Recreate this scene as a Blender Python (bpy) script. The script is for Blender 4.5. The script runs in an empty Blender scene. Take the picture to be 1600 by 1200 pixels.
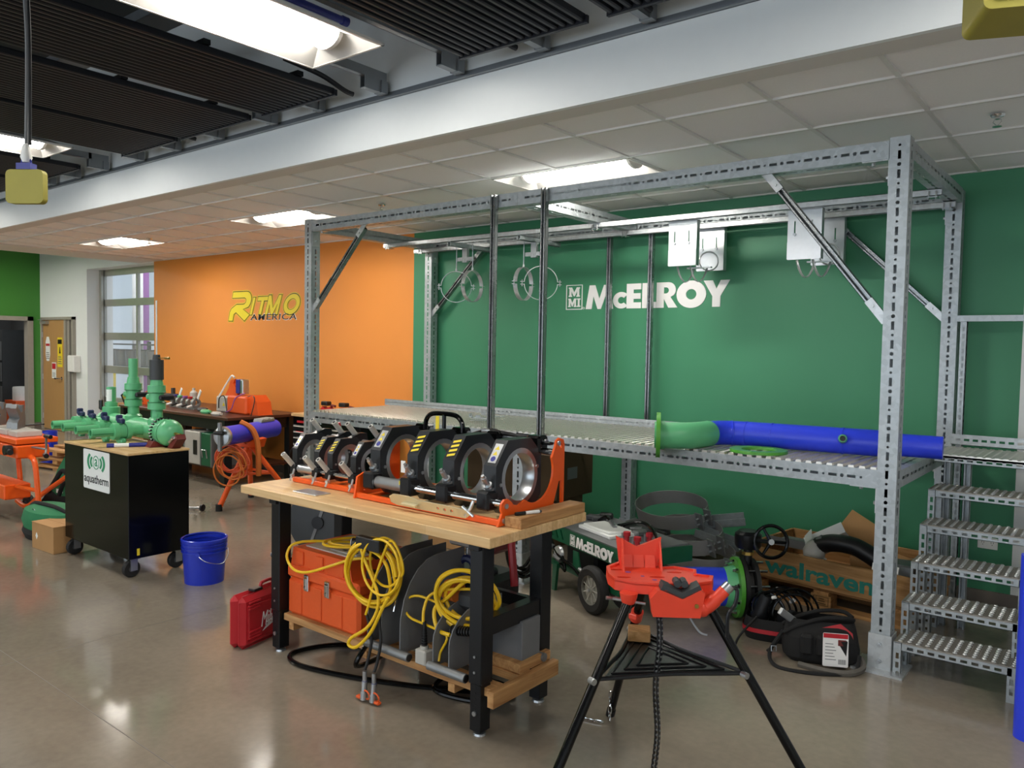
import bpy, bmesh, math, random
from mathutils import Vector, Matrix, Euler
from mathutils.geometry import tessellate_polygon
R = math.radians; PI = math.pi
random.seed(7)
S = bpy.context.scene
COL = S.collection

# ------------------------------------------------------------------ camera
cd = bpy.data.cameras.new('camera'); cd.sensor_fit = 'HORIZONTAL'; cd.sensor_width = 36
cd.lens = 1228.23 / 1600 * 36; cd.clip_start = .05; cd.clip_end = 100
cam = bpy.data.objects.new('camera', cd); COL.objects.link(cam)
_y, _p, _r = -0.67236, -0.047049, 0.017469
_fw = Vector((math.sin(_y)*math.cos(_p), math.cos(_y)*math.cos(_p), math.sin(_p)))
_r0 = Vector((math.cos(_y), -math.sin(_y), 0)); _u0 = _r0.cross(_fw)
_rt = math.cos(_r)*_r0 + math.sin(_r)*_u0; _up = -math.sin(_r)*_r0 + math.cos(_r)*_u0
cam.matrix_world = Matrix(((_rt.x, _up.x, -_fw.x, 6.1046), (_rt.y, _up.y, -_fw.y, -4.5404), (_rt.z, _up.z, -_fw.z, 1.72), (0, 0, 0, 1)))
S.camera = cam
# ------------------------------------------------------------------ world, daylight, exposure
w = bpy.data.worlds.new('world'); S.world = w; w.use_nodes = True
w.node_tree.nodes['Background'].inputs[0].default_value = (.62, .74, .9, 1)
w.node_tree.nodes['Background'].inputs[1].default_value = 1.0
def area(name, loc, rot, sx, sy, power, col):
    l = bpy.data.lights.new(name, 'AREA'); l.shape = 'RECTANGLE'; l.size = sx; l.size_y = sy; l.energy = power; l.color = col
    o = bpy.data.objects.new(name, l); COL.objects.link(o); o.location = loc; o.rotation_euler = rot
    return o
# daylight through the glazed overhead doors in the wall behind the camera
area('daylight_front', (2.0, -9.55, 1.75), (R(90), 0, 0), 13.0, 2.9, 150, (.86, .94, 1.0))
S.view_settings.view_transform = 'Standard'; S.view_settings.look = 'None'
S.view_settings.exposure = 0.46; S.view_settings.gamma = 1.0; S.view_settings.use_curve_mapping = False

# ------------------------------------------------------------------ helpers
MATS = {}
def srgb(h):
    c = [int(h[i:i+2], 16)/255 for i in (0, 2, 4)]
    return tuple(x/12.92 if x <= .04045 else ((x+.055)/1.055)**2.4 for x in c)
def mat(name, col, rough=.5, metal=0., var=.08, scale=14., bump=0., emis=0., coat=0., alpha=1., trans=0., detail=4., stretch=None, spec=.5):
    if isinstance(col, str): col = srgb(col)
    m = bpy.data.materials.new(name); m.use_nodes = True; nt = m.node_tree; b = nt.nodes['Principled BSDF']
    L = nt.links.new
    b.inputs['Roughness'].default_value = rough; b.inputs['Metallic'].default_value = metal
    b.inputs['Coat Weight'].default_value = coat; b.inputs['Transmission Weight'].default_value = trans
    b.inputs['Specular IOR Level'].default_value = spec
    tc = nt.nodes.new('ShaderNodeTexCoord'); mp = nt.nodes.new('ShaderNodeMapping'); L(tc.outputs['Object'], mp.inputs[0])
    if stretch: mp.inputs['Scale'].default_value = stretch
    n = nt.nodes.new('ShaderNodeTexNoise'); n.inputs['Scale'].default_value = scale; n.inputs['Detail'].default_value = detail
    L(mp.outputs[0], n.inputs['Vector'])
    mx = nt.nodes.new('ShaderNodeMix'); mx.data_type = 'RGBA'
    mx.inputs[6].default_value = (*[max(0, c*(1-var)) for c in col], 1); mx.inputs[7].default_value = (*[min(1, c*(1+var)) for c in col], 1)
    L(n.outputs[0], mx.inputs[0]); L(mx.outputs[2], b.inputs['Base Color'])
    if bump:
        bp = nt.nodes.new('ShaderNodeBump'); bp.inputs['Strength'].default_value = bump; bp.inputs['Distance'].default_value = .01
        L(n.outputs[0], bp.inputs['Height']); L(bp.outputs[0], b.inputs['Normal'])
    if emis:
        b.inputs['Emission Color'].default_value = (*col, 1); b.inputs['Emission Strength'].default_value = emis
    if alpha < 1: b.inputs['Alpha'].default_value = alpha
    MATS[name] = m
    return m
def nodes(m): return m.node_tree.nodes, m.node_tree.links.new, m.node_tree.nodes['Principled BSDF']

def frame(o, x, y):
    x = Vector(x).normalized(); y = Vector(y); y = (y - x*y.dot(x)).normalized(); z = x.cross(y)
    return Matrix(((x.x, y.x, z.x, o[0]), (x.y, y.y, z.y, o[1]), (x.z, y.z, z.z, o[2]), (0, 0, 0, 1)))
def rotz(o, a): return Matrix.Translation(o) @ Matrix.Rotation(a, 4, 'Z')
class MB:
    def __init__(s): s.v = []; s.f = []
    def add(s, vs, fs, M=None):
        k = len(s.v)
        s.v += [tuple(M @ Vector(p)) if M is not None else tuple(p) for p in vs]
        s.f += [tuple(i+k for i in f) for f in fs]; return s
    def box(s, x0, x1, y0, y1, z0, z1, M=None):
        vs = [(x0,y0,z0),(x1,y0,z0),(x1,y1,z0),(x0,y1,z0),(x0,y0,z1),(x1,y0,z1),(x1,y1,z1),(x0,y1,z1)]
        return s.add(vs, [(0,3,2,1),(4,5,6,7),(0,1,5,4),(1,2,6,5),(2,3,7,6),(3,0,4,7)], M)
    def cbox(s, c, sz, M=None):
        return s.box(c[0]-sz[0]/2, c[0]+sz[0]/2, c[1]-sz[1]/2, c[1]+sz[1]/2, c[2]-sz[2]/2, c[2]+sz[2]/2, M)
    def bbox(s, x0, x1, y0, y1, z0, z1, b, M=None):        # box with chamfered edges
        xs, ys, zs = (x0, x1), (y0, y1), (z0, z1); vs = []; fs = []
        idx = {}
        for i in (0,1):
            for j in (0,1):
                for k in (0,1):
                    dx, dy, dz = (b if i==0 else -b), (b if j==0 else -b), (b if k==0 else -b)
                    x, y, z = xs[i], ys[j], zs[k]
                    idx[i,j,k,0] = len(vs); vs.append((x, y+dy, z+dz))
                    idx[i,j,k,1] = len(vs); vs.append((x+dx, y, z+dz))
                    idx[i,j,k,2] = len(vs); vs.append((x+dx, y+dy, z))
        def q(l, flip): fs.append(tuple(l if not flip else l[::-1]))
        for i in (0,1): q([idx[i,0,0,0],idx[i,0,1,0],idx[i,1,1,0],idx[i,1,0,0]], i==1)
        for j in (0,1): q([idx[0,j,0,1],idx[1,j,0,1],idx[1,j,1,1],idx[0,j,1,1]], j==1)
        for k in (0,1): q([idx[0,0,k,2],idx[0,1,k,2],idx[1,1,k,2],idx[1,0,k,2]], k==1)
        for j in (0,1):
            for k in (0,1): q([idx[0,j,k,1],idx[1,j,k,1],idx[1,j,k,2],idx[0,j,k,2]], (j+k)%2==0)
        for i in (0,1):
            for k in (0,1): q([idx[i,0,k,0],idx[i,1,k,0],idx[i,1,k,2],idx[i,0,k,2]], (i+k)%2==1)
            for j in (0,1): q([idx[i,j,0,0],idx[i,j,1,0],idx[i,j,1,1],idx[i,j,0,1]], (i+j)%2==0)
        for i in (0,1):
            for j in (0,1):
                for k in (0,1): q([idx[i,j,k,0],idx[i,j,k,1],idx[i,j,k,2]], (i+j+k)%2==1)
        return s.add(vs, fs, M)
    def cyl(s, p0, p1, r, r2=None, n=16, cap=True, M=None):
        p0, p1 = Vector(p0), Vector(p1); r2 = r if r2 is None else r2
        d = (p1-p0).normalized(); a = d.orthogonal().normalized(); b = d.cross(a); vs = []; fs = []
        for i in range(n):
            c = a*math.cos(2*PI*i/n) + b*math.sin(2*PI*i/n); vs += [p0+c*r, p1+c*r2]
        for i in range(n):
            j = (i+1) % n; fs.append((2*i, 2*j, 2*j+1, 2*i+1))
        if cap: fs += [tuple(2*i for i in range(n))[::-1], tuple(2*i+1 for i in range(n))]
        return s.add(vs, fs, M)
    def lathe(s, prof, o=(0,0,0), ax=(0,0,1), n=24, M=None, a0=0., a1=2*PI):
        d = Vector(ax).normalized(); a = d.orthogonal().normalized(); b = d.cross(a); o = Vector(o); vs = []; fs = []
        full = abs(a1-a0-2*PI) < 1e-6; m = n if full else n+1; k = len(prof)
        for i in range(m):
            t = a0+(a1-a0)*i/n; c = a*math.cos(t)+b*math.sin(t)
            vs += [o+c*r+d*z for r, z in prof]
        for i in range(n):
            j = (i+1) % m
            for q in range(k-1): fs.append((i*k+q, j*k+q, j*k+q+1, i*k+q+1))
        return s.add(vs, fs, M)
    def tube(s, path, r, n=8, closed=False, M=None, cap=True):
        P = [Vector(p) for p in path]; m = len(P); vs = []; fs = []
        rr = r if isinstance(r, (list, tuple)) else [r]*m
        t0 = (P[1]-P[0]).normalized(); a = t0.orthogonal().normalized()
        for i in range(m):
            t = (P[(i+1) % m]-P[i-1]) if (closed or 0 < i < m-1) else (P[1]-P[0] if i == 0 else P[-1]-P[-2])
            if t.length < 1e-9: t = t0
            t.normalize(); a = (a-t*a.dot(t)); a = a.normalized() if a.length > 1e-6 else t.orthogonal().normalized(); b = t.cross(a); t0 = t
            for k in range(n): vs.append(P[i]+(a*math.cos(2*PI*k/n)+b*math.sin(2*PI*k/n))*rr[i])
        for i in range(m if closed else m-1):
            j = (i+1) % m
            for k in range(n): fs.append((i*n+k, i*n+(k+1) % n, j*n+(k+1) % n, j*n+k))
        if cap and not closed: fs += [tuple(range(n))[::-1], tuple(range((m-1)*n, m*n))]
        return s.add(vs, fs, M)
    def torus(s, c, Rr, r, ax=(0,0,1), n=24, k=8, M=None):
        d = Vector(ax).normalized(); a = d.orthogonal().normalized(); b = d.cross(a); c = Vector(c)
        return s.tube([c+(a*math.cos(2*PI*i/n)+b*math.sin(2*PI*i/n))*Rr for i in range(n)], r, k, True, M)
    def prism(s, loops, z0, z1, M=None):                     # outline (+ holes) in local xy, extruded z0..z1
        if not isinstance(loops[0][0], (list, tuple)): loops = [loops]
        flat = [p for l in loops for p in l]; N = len(flat)
        tri = tessellate_polygon([[Vector((p[0], p[1], 0)) for p in l] for l in loops])
        vs = [(p[0], p[1], z0) for p in flat]+[(p[0], p[1], z1) for p in flat]
        fs = []
        for t in tri:
            ar = sum(flat[t[i]][0]*flat[t[(i+1)%3]][1]-flat[t[(i+1)%3]][0]*flat[t[i]][1] for i in range(3))
            t = t if ar > 0 else t[::-1]
            fs += [tuple(i+N for i in t), tuple(t[::-1])]
        k = 0
        for li, l in enumerate(loops):
            n = len(l); ar = sum(l[i][0]*l[(i+1)%n][1]-l[(i+1)%n][0]*l[i][1] for i in range(n))
            ccw = (ar > 0) == (li == 0)
            for i in range(n):
                a, b = k+i, k+(i+1) % n
                fs.append((a, b, b+N, a+N) if ccw else (b, a, a+N, b+N))
            k += n
        return s.add(vs, fs, M)
    def merge(s, o, M=None): return s.add(o.v, o.f, M)
    def mesh(s, name, m, smooth=35):
        me = bpy.data.meshes.new(name); me.from_pydata(s.v, [], s.f); me.update()
        bm = bmesh.new(); bm.from_mesh(me); bmesh.ops.recalc_face_normals(bm, faces=bm.faces); bm.to_mesh(me); bm.free()
        if smooth:
            me.polygons.foreach_set('use_smooth', [True]*len(me.polygons)); me.set_sharp_from_angle(angle=R(smooth))
        me.materials.append(MATS[m] if isinstance(m, str) else m); return me
    def build(s, name, m, parent=None, world=False, smooth=35, loc=None):
        if parent is not None and world:
            Mi = parent.matrix_basis.inverted(); s.v = [tuple(Mi @ Vector(p)) for p in s.v]
        me = s.mesh(name, m, smooth)
        o = bpy.data.objects.new(name, me); COL.objects.link(o)
        if parent is not None: o.parent = parent
        if loc is not None: o.location = loc
        return o
def inst(name, me, parent, loc=(0,0,0), rot=(0,0,0), sc=(1,1,1)):
    o = bpy.data.objects.new(name, me); COL.objects.link(o); o.parent = parent; o.location = loc; o.rotation_euler = rot; o.scale = sc; return o
def tag(o, label=None, cat=None, group=None, kind=None):
    if label: o['label'] = label
    if cat: o['category'] = cat
    if group: o['group'] = group
    if kind: o['kind'] = kind
    return o
def thing(name, label, cat, loc=(0,0,0), rz=0, group=None):
    o = bpy.data.objects.new(name, None); COL.objects.link(o); o.location = loc; o.rotation_euler = (0,0,rz)
    o.matrix_basis = Matrix.Translation(loc) @ Matrix.Rotation(rz, 4, 'Z'); o.empty_display_size = .1
    return tag(o, label, cat, group)
def struct(name, mb, m, parent=None, smooth=35):
    o = mb.build(name, m, parent, smooth=smooth)
    if parent is None: o['kind'] = 'structure'
    return o
def circ(cx, cy, r, n=20, a0=0., a1=2*PI, end=False):
    return [(cx+r*math.cos(a0+(a1-a0)*i/(n if not end else n-1)), cy+r*math.sin(a0+(a1-a0)*i/(n if not end else n-1))) for i in range(n)]
def spline(pts, k=8, closed=False):                             # Catmull-Rom through points
    P = [Vector(p) for p in pts]; m = len(P); out = []
    for i in range(m if closed else m-1):
        g = lambda j: P[j % m] if closed else P[max(0, min(m-1, j))]
        a, b, c, d = g(i-1), g(i), g(i+1), g(i+2)
        for q in range(k):
            t = q/k; out.append(.5*((2*b)+(c-a)*t+(2*a-5*b+4*c-d)*t*t+(3*b-a-3*c+d)*t**3))
    if not closed: out.append(P[-1])
    return out
def rrect(x0, x1, y0, y1, r, n=4):
    o = []
    for cx, cy, a in ((x1-r,y1-r,0),(x0+r,y1-r,90),(x0+r,y0+r,180),(x1-r,y0+r,270)):
        o += [(cx+r*math.cos(R(a+90*i/n)), cy+r*math.sin(R(a+90*i/n))) for i in range(n+1)]
    return o
def text(body, h, depth, M, bold=0., shear=0., width=None, spacing=1., align='LEFT'):
    c = bpy.data.curves.new('t', 'FONT'); c.body = body; c.size = 1; c.extrude = 0; c.offset = bold; c.shear = shear; c.space_character = spacing; c.resolution_u = 4
    o = bpy.data.objects.new('t', c); COL.objects.link(o); dg = bpy.context.evaluated_depsgraph_get(); dg.update()
    me = o.evaluated_get(dg).to_mesh(); vs = [v.co.copy() for v in me.vertices]; fs = [tuple(p.vertices) for p in me.polygons]
    bpy.data.objects.remove(o); bpy.data.curves.remove(c)
    xs = [v.x for v in vs]; ys = [v.y for v in vs]; x0, x1, y0, y1 = min(xs), max(xs), min(ys), max(ys)
    sy = h/(y1-y0); sx = (width/(x1-x0)) if width else sy
    off = -(x1-x0)*sx/2 if align == 'CENTER' else 0
    N = len(vs)
    vv = [((v.x-x0)*sx+off, (v.y-y0)*sy, depth) for v in vs]
    mb = MB(); mb.add(vv, fs, M)
    e = {}
    for f in fs:
        for i in range(len(f)):
            a, b = f[i], f[(i+1) % len(f)]; e[(a, b)] = 1
    bd = [(a, b) for a, b in e if (b, a) not in e]
    for a, b in bd:
        p, q = vv[a], vv[b]
        mb.add([(p[0],p[1],0), (q[0],q[1],0), q, p], [(0,1,2,3)], M)
    return mb
# ------------------------------------------------------------------ materials
mat('orange_paint', 'dd8c3c', .55, var=.03, scale=3); mat('green_paint', '3a855f', .5, var=.03, scale=3)
mat('lime_paint', '3c7f2c', .55, var=.03); mat('white_paint', 'e4e7e6', .6, var=.02, scale=3)
mat('fascia_paint', 'e6ebec', .6, var=.02); mat('gypsum', 'd4d1cc', .7, var=.02); mat('tile', 'f0efee', .8, var=.04, scale=90, bump=.15)
mat('tbar', 'dcdad6', .4); mat('deck_dark', '2a2a2c', .8, var=.2); mat('slat_black', '0f121a', .5); mat('track_grey', '8d9296', .4, .6)
mat('base_grey', '6a635b', .5); mat('frame_grey', '9a958a', .45); mat('alu', 'a8a89e', .35, .5); mat('door_wood', 'b38a55', .45, var=.12, scale=6, stretch=(8, 8, .6))
mat('white_plastic', 'e6e6e2', .4); mat('dark_grey', '3a3d3f', .5); mat('mid_grey', '6e7072', .5); mat('black', '101113', .4); mat('black_metal', '17191c', .3, .3)
mat('black_rubber', '141414', .65); mat('gloss_black', '060708', .16, spec=.3, var=.02); mat('steel', 'b9bdc0', .28, .9); mat('chrome', 'd8dadc', .12, 1.)
mat('dull_steel', '8c8f90', .45, .7); mat('alu_plate', 'd3d6d8', .3, .75, var=.06, scale=30)
mat('orange_metal', 'ea5a12', .35, var=.04); mat('orange_plastic', 'e25a20', .45, var=.05, bump=.05, scale=60); mat('red_plastic', 'b5202a', .42, var=.06); mat('red_head', 'e6452c', .42, var=.07, scale=20)
mat('dark_red', '6e2622', .45); mat('yellow_hose', 'eec21c', .38, var=.04); mat('yellow_tag', 'e8cf2a', .5); mat('yellow_box', '9d9434', .55, var=.12, scale=8)
mat('blue_pipe', '2a42e2', .35, var=.03); mat('blue_bucket', '1730b4', .3, var=.03, coat=.2); mat('blue_dark', '28308a', .4); mat('purple_pipe', '3a3cc4', .42)
mat('green_pipe', '60b680', .35, var=.04); mat('green_stripe', '2f7d4c', .4); mat('lime_flange', '4f9c34', .38, var=.1, scale=10); mat('green_machine', '14593a', .38); mat('bag_green', '23754a', .75, var=.15); mat('bag_black', '151515', .85, var=.2)
mat('cardboard', 'b08655', .8, var=.08, scale=10); mat('tan', 'a57c4e', .8, var=.1); mat('paper', 'f0efec', .6, var=.01); mat('sign_white', 'eef1ee', .45, var=.01); mat('sign_green', '2f9465', .5, var=.01); mat('sign_black', '141416', .5)
mat('letter_white', 'f2f0ee', .5, var=.01); mat('letter_yellow', 'e2d02c', .45, var=.02); mat('teal_ink', '1d7a6c', .7, var=.15, scale=40); mat('red_print', 'c2202c', .5)
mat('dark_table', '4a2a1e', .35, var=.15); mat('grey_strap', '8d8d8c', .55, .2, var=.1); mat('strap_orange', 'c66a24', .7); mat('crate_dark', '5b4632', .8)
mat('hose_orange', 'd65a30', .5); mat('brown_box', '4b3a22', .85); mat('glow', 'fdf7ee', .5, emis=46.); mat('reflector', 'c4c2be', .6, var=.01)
mat('purple', '8a4c94', .5); mat('grey_cloth', '5f5b54', .9, var=.15, scale=50); mat('navy', '1a2350', .45); mat('brass', 'b89a52', .3, .9)
g = mat('glass', 'dfe6e6', .03, alpha=.16, var=.01)
def galv(name, col, metal=.55, rough=.42):
    m = mat(name, col, rough, metal, var=.1, scale=30); N, L, b = nodes(m)
    tc = [n for n in N if n.type == 'TEX_COORD'][0]; vo = N.new('ShaderNodeTexVoronoi'); vo.inputs['Scale'].default_value = 38
    no = N.new('ShaderNodeTexNoise'); no.inputs['Scale'].default_value = 5; no.inputs['Detail'].default_value = 6
    L(tc.outputs['Object'], vo.inputs[0]); L(tc.outputs['Object'], no.inputs['Vector'])
    c = srgb(col); r1 = N.new('ShaderNodeValToRGB'); r1.color_ramp.elements[0].color = (*[x*.72 for x in c], 1); r1.color_ramp.elements[1].color = (*[min(1, x*1.18) for x in c], 1)
    mx = N.new('ShaderNodeMix'); mx.inputs[0].default_value = .5; L(vo.outputs['Color'], mx.inputs[2]); L(no.outputs[0], mx.inputs[3]); L(mx.outputs[0], r1.inputs[0]); L(r1.outputs[0], b.inputs['Base Color'])
    rr = N.new('ShaderNodeMapRange'); rr.inputs[3].default_value = rough-.1; rr.inputs[4].default_value = rough+.12; L(no.outputs[0], rr.inputs[0]); L(rr.outputs[0], b.inputs['Roughness'])
galv('galv', 'b3babd'); galv('galv_bright', 'c6cacb', .6, .34); galv('strut_steel', '9fa3a4', .8, .25)
def wood(name, c1, c2, sc=(1.2, 22, 22), rough=.5, blocks=False):
    m = mat(name, c1, rough, var=.1, scale=3); N, L, b = nodes(m)
    tc = [n for n in N if n.type == 'TEX_COORD'][0]; mp = N.new('ShaderNodeMapping'); mp.inputs['Scale'].default_value = sc; L(tc.outputs['Object'], mp.inputs[0])
    no = N.new('ShaderNodeTexNoise'); no.inputs['Scale'].default_value = 1.6; no.inputs['Detail'].default_value = 8; no.inputs['Distortion'].default_value = .6; L(mp.outputs[0], no.inputs['Vector'])
    r = N.new('ShaderNodeValToRGB'); r.color_ramp.elements[0].color = (*srgb(c2), 1); r.color_ramp.elements[0].position = .3; r.color_ramp.elements[1].color = (*srgb(c1), 1); r.color_ramp.elements[1].position = .7
    L(no.outputs[0], r.inputs[0]); out = r.outputs[0]
    if blocks:
        br = N.new('ShaderNodeTexBrick'); br.inputs['Scale'].default_value = 1; br.inputs['Brick Width'].default_value = .55; br.inputs['Row Height'].default_value = .042; br.inputs['Mortar Size'].default_value = .0008
        br.inputs['Color1'].default_value = (1, 1, 1, 1); br.inputs['Color2'].default_value = (.80, .74, .66, 1); br.inputs['Mortar'].default_value = (.6, .5, .4, 1); L(tc.outputs['Object'], br.inputs['Vector'])
        mm = N.new('ShaderNodeMix'); mm.data_type = 'RGBA'; mm.blend_type = 'MULTIPLY'; mm.inputs[0].default_value = 1; L(out, mm.inputs[6]); L(br.outputs[0], mm.inputs[7]); out = mm.outputs[2]
    L(out, b.inputs['Base Color'])
wood('butcher', 'efcf9c', 'dcb47c', (1.5, 30, 30), .38, True); wood('pine', 'c79a63', '98683a', (2, 25, 25), .65); wood('pine_y', 'c79a63', '98683a', (25, 2, 25), .65); wood('crate_wood', 'b58a58', '86602f', (2, 22, 22), .7); wood('maple', 'dcbb88', 'c49c64', (2, 20, 20), .5)
# polished concrete
m = mat('concrete', '6d665d', .2, spec=.6); N, L, b = nodes(m)
tc = [n for n in N if n.type == 'TEX_COORD'][0]
n1 = N.new('ShaderNodeTexNoise'); n1.inputs['Scale'].default_value = .55; n1.inputs['Detail'].default_value = 9; n1.inputs['Roughness'].default_value = .62
n2 = N.new('ShaderNodeTexNoise'); n2.inputs['Scale'].default_value = 26; n2.inputs['Detail'].default_value = 8
for n in (n1, n2): L(tc.outputs['Object'], n.inputs['Vector'])
r = N.new('ShaderNodeValToRGB'); e = r.color_ramp.elements; e[0].position = .3; e[0].color = (*srgb('6f675b'), 1); e[1].position = .72; e[1].color = (*srgb('9a9080'), 1)
mm = N.new('ShaderNodeMix'); mm.inputs[0].default_value = .2; L(n1.outputs[0], mm.inputs[2]); L(n2.outputs[0], mm.inputs[3]); L(mm.outputs[0], r.inputs[0]); L(r.outputs[0], b.inputs['Base Color'])
mr = N.new('ShaderNodeMapRange'); mr.inputs[1].default_value = .3; mr.inputs[2].default_value = .7; mr.inputs[3].default_value = .06; mr.inputs[4].default_value = .2; L(n1.outputs[0], mr.inputs[0]); L(mr.outputs[0], b.inputs['Roughness'])

# ------------------------------------------------------------------ the room
XL, XR, YW, YF, ZC, ZD = -10.58, 9.0, 1.70, -9.4, 2.97, 4.5
struct('floor', MB().box(-16, XR, YF, 7.5, -.1, 0), 'concrete')
fl = bpy.data.objects['floor']
for k, (x0, x1, y0, y1) in enumerate(((-10.5, XR, -2.952, -2.948), (1.498, 1.502, YF, 1.69))):
    MB().box(x0, x1, y0, y1, -.002, .0006).build('control_joint', 'base_grey', fl, smooth=0)
wb = MB(); wb.box(XL-.15, -10.41, YW, YW+.15, 0, ZD); wb.box(-10.41, -9.0, YW, YW+.15, 2.13, ZD); wb.box(-9.0, -8.54, YW, YW+.45, 0, ZD); wb.box(-8.54, -6.15, YW, YW+.45, 2.965, ZD)
wbo = struct('wall_back', wb, 'white_paint', smooth=0)
struct('wall_orange', MB().box(-6.15, -.297, YW, YW+.45, 0, ZD), 'orange_paint', smooth=0)
struct('wall_green', MB().box(-.297, 5.49, YW, YW+.15, 0, ZD), 'green_paint', smooth=0)
struct('wall_white', MB().box(5.49, XR, YW, YW+.15, 0, ZD), 'white_paint', smooth=0)
wl = MB(); wl.box(XL-.15, XL, 1.57, YW, 0, ZD); wl.box(XL-.15, XL, .35, 1.57, 2.14, ZD); wl.box(XL-.15, XL, YF, .35, 0, ZD)
struct('wall_left', wl, 'lime_paint', smooth=0)
struct('wall_right', MB().box(XR, XR+.15, YF, YW+.15, 0, ZD), 'white_paint', smooth=0)
wf = MB(); wf.box(XL, XR, YF-.15, YF, 3.2, ZD); wf.box(XL, -4.5, YF-.15, YF, 0, 3.2); wf.box(8.5, XR, YF-.15, YF, 0, 3.2); wf.box(-4.5, 8.5, YF-.15, YF, 0, .3)
struct('wall_front', wf, 'white_paint', smooth=0)
wn = MB()
for k in range(14): wn.box(-4.5+k*1.0-.03, -4.5+k*1.0+.03, YF-.1, YF-.04, .3, 3.2)
for z in (.33, 1.0, 1.75, 2.5, 3.17): wn.box(-4.5, 8.5, YF-.1, YF-.04, z-.03, z+.03)
struct('window_2', wn, 'alu', smooth=0)
struct('ceiling', MB().box(XL-.15, XR+.15, YF-.15, YW+.45, ZD, ZD+.1), 'deck_dark', smooth=0)
# baseboards
struct('baseboard_back', MB().box(XL, -10.41, YW-.012, YW, 0, .1).box(-9.0, -8.54, YW-.012, YW, 0, .1).box(-6.15, XR, YW-.012, YW, 0, .1), 'base_grey', smooth=0)
struct('baseboard_left', MB().box(XL, XL+.012, 1.57, YW-.012, 0, .1).box(XL, XL+.012, -4, .35, 0, .1), 'base_grey', smooth=0)
# dropped soffit with lay-in tiles
XS = -6.6
sf = MB(); sf.box(XS, XR, -1.10, -.96, ZC, ZC+.08); sf.box(XS, -5.82, -.96, YW, ZC, ZC+.08)
so = struct('ceiling_soffit', sf, 'gypsum', smooth=0)
xn = [5.2-.59*k for k in range(-6, 19)]; xn = [8.95]+[x for x in xn if -5.8 < x < 8.9]+[-5.82]
yn = [-.96, -.62, 0, .612, 1.23, YW]
lights_soffit = [(2.25, 3.43), (-1.29, -.11), (-4.83, -3.65)]
for i in range(len(xn)-1):
    for j in range(5):
        x1, x0 = xn[i], xn[i+1]; xc = (x0+x1)/2
        if j == 2 and any(a < xc < b for a, b in lights_soffit): continue
        MB().box(-(x1-x0)/2+.008, (x1-x0)/2-.008, yn[j]+.008, yn[j+1]-.008, 0, .02).build('ceiling_tile', 'tile', so, smooth=0, loc=(xc, 0, ZC+.012))
tb = MB()
for x in xn[1:-1]:
    for j in range(5):
        if j == 2 and any(a+.05 < x < b-.05 for a, b in lights_soffit): continue
        tb.box(x-.012, x+.012, yn[j], yn[j+1], ZC+.002, ZC+.02)
for y in yn[1:-1]: tb.box(-5.82, XR, y-.012, y+.012, ZC+.001, ZC+.018)
tb.box(-5.82, XR, YW-.02, YW, ZC+.001, ZC+.018)
tb.build('grid_bar', 'tbar', so, smooth=0)
MB().box(XS, XR, -.96, YW, ZC+.2, ZC+.25).build('plenum_board', 'deck_dark', so, smooth=0)
struct('trim_1', MB().box(XS, XR, -1.13, -1.10, ZC, ZD).box(XS-.03, XS, -1.13, YW, ZC, ZD), 'fascia_paint', smooth=0)
struct('trim_2', MB().box(XS, XR, -1.16, -1.131, 3.255, 3.262).box(XS, XR, -1.137, -1.131, 3.255, 3.295), 'track_grey', smooth=0)

# recessed troffers: local x along the length, opening at z = 0
def troffer(label, loc, rz, group, L=1.18, W=.59):
    t = thing('ceiling_light', label, 'light', loc, rz, group); h = .075
    a, b = L/2, W/2; c = .1
    fr = MB()
    for x0, x1, y0, y1 in ((-a, a, -b, -b+.015), (-a, a, b-.015, b), (-a, -a+.015, -b, b), (a-.015, a, -b, b)): fr.box(x0, x1, y0, y1, -.002, .012)
    fr.build('frame', 'tbar', t, smooth=0)
    rf = MB(); i, o = (a-.015, b-.015), (a-.11, c)
    P = [(-i[0],-i[1],0),(i[0],-i[1],0),(i[0],i[1],0),(-i[0],i[1],0),(-o[0],-o[1],h),(o[0],-o[1],h),(o[0],o[1],h),(-o[0],o[1],h)]
    rf.add(P, [(0,1,5,4),(1,2,6,5),(2,3,7,6),(3,0,4,7)]); rf.add([(-o[0],-o[1],h),(o[0],-o[1],h),(o[0],o[1],h),(-o[0],o[1],h)], [(0,1,2,3)])
    rf.build('reflector', 'reflector', t, smooth=0)
    n = 10; prof = [(-c*math.cos(PI*k/n), h-.001-.062*math.sin(PI*k/n)) for k in range(n+1)]; df = MB()
    e = o[0]-.02; vs = [(sx*e, y, z) for sx in (-1, 1) for y, z in prof]
    df.add(vs, [(k, k+1, n+2+k, n+1+k) for k in range(n)]+[tuple(range(n+1)), tuple(range(n+1, 2*n+2))]); df.build('diffuser', 'glow', t)
    ec = MB()
    for s in (-1, 1): ec.box(s*e-.012, s*e+.012, -c-.006, c+.006, h-.07, h)
    for q in (-1, 1):
        e2 = MB(); vs = [(q*e+dx, y*1.06, h-.002-(h-.002-z)*1.09) for dx in (-.012, .012) for y, z in prof]
        e2.add(vs, [(k, k+1, n+2+k, n+1+k) for k in range(n)]+[tuple(range(n+1)), tuple(range(n+1, 2*n+2))]); e2.build('end_cap', 'tbar', t)
    return t
for (a, b), lb in zip(lights_soffit, ('recessed ceiling light above the galvanised platform', 'recessed ceiling light above the orange wall, near the platform corner', 'recessed ceiling light at the far left end of the soffit')):
    troffer(lb, ((a+b)/2, .306, ZC), 0, 'recessed lights in the soffit')
ZG = 3.27
for x, lb in ((2.68, 'long bright troffer hung at top centre between black slat panels'), (-1.03, 'troffer light behind the hanging yellow box at upper left')):
    troffer(lb, (x, -2.31, ZG), R(90), 'lights in the open ceiling')
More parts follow.
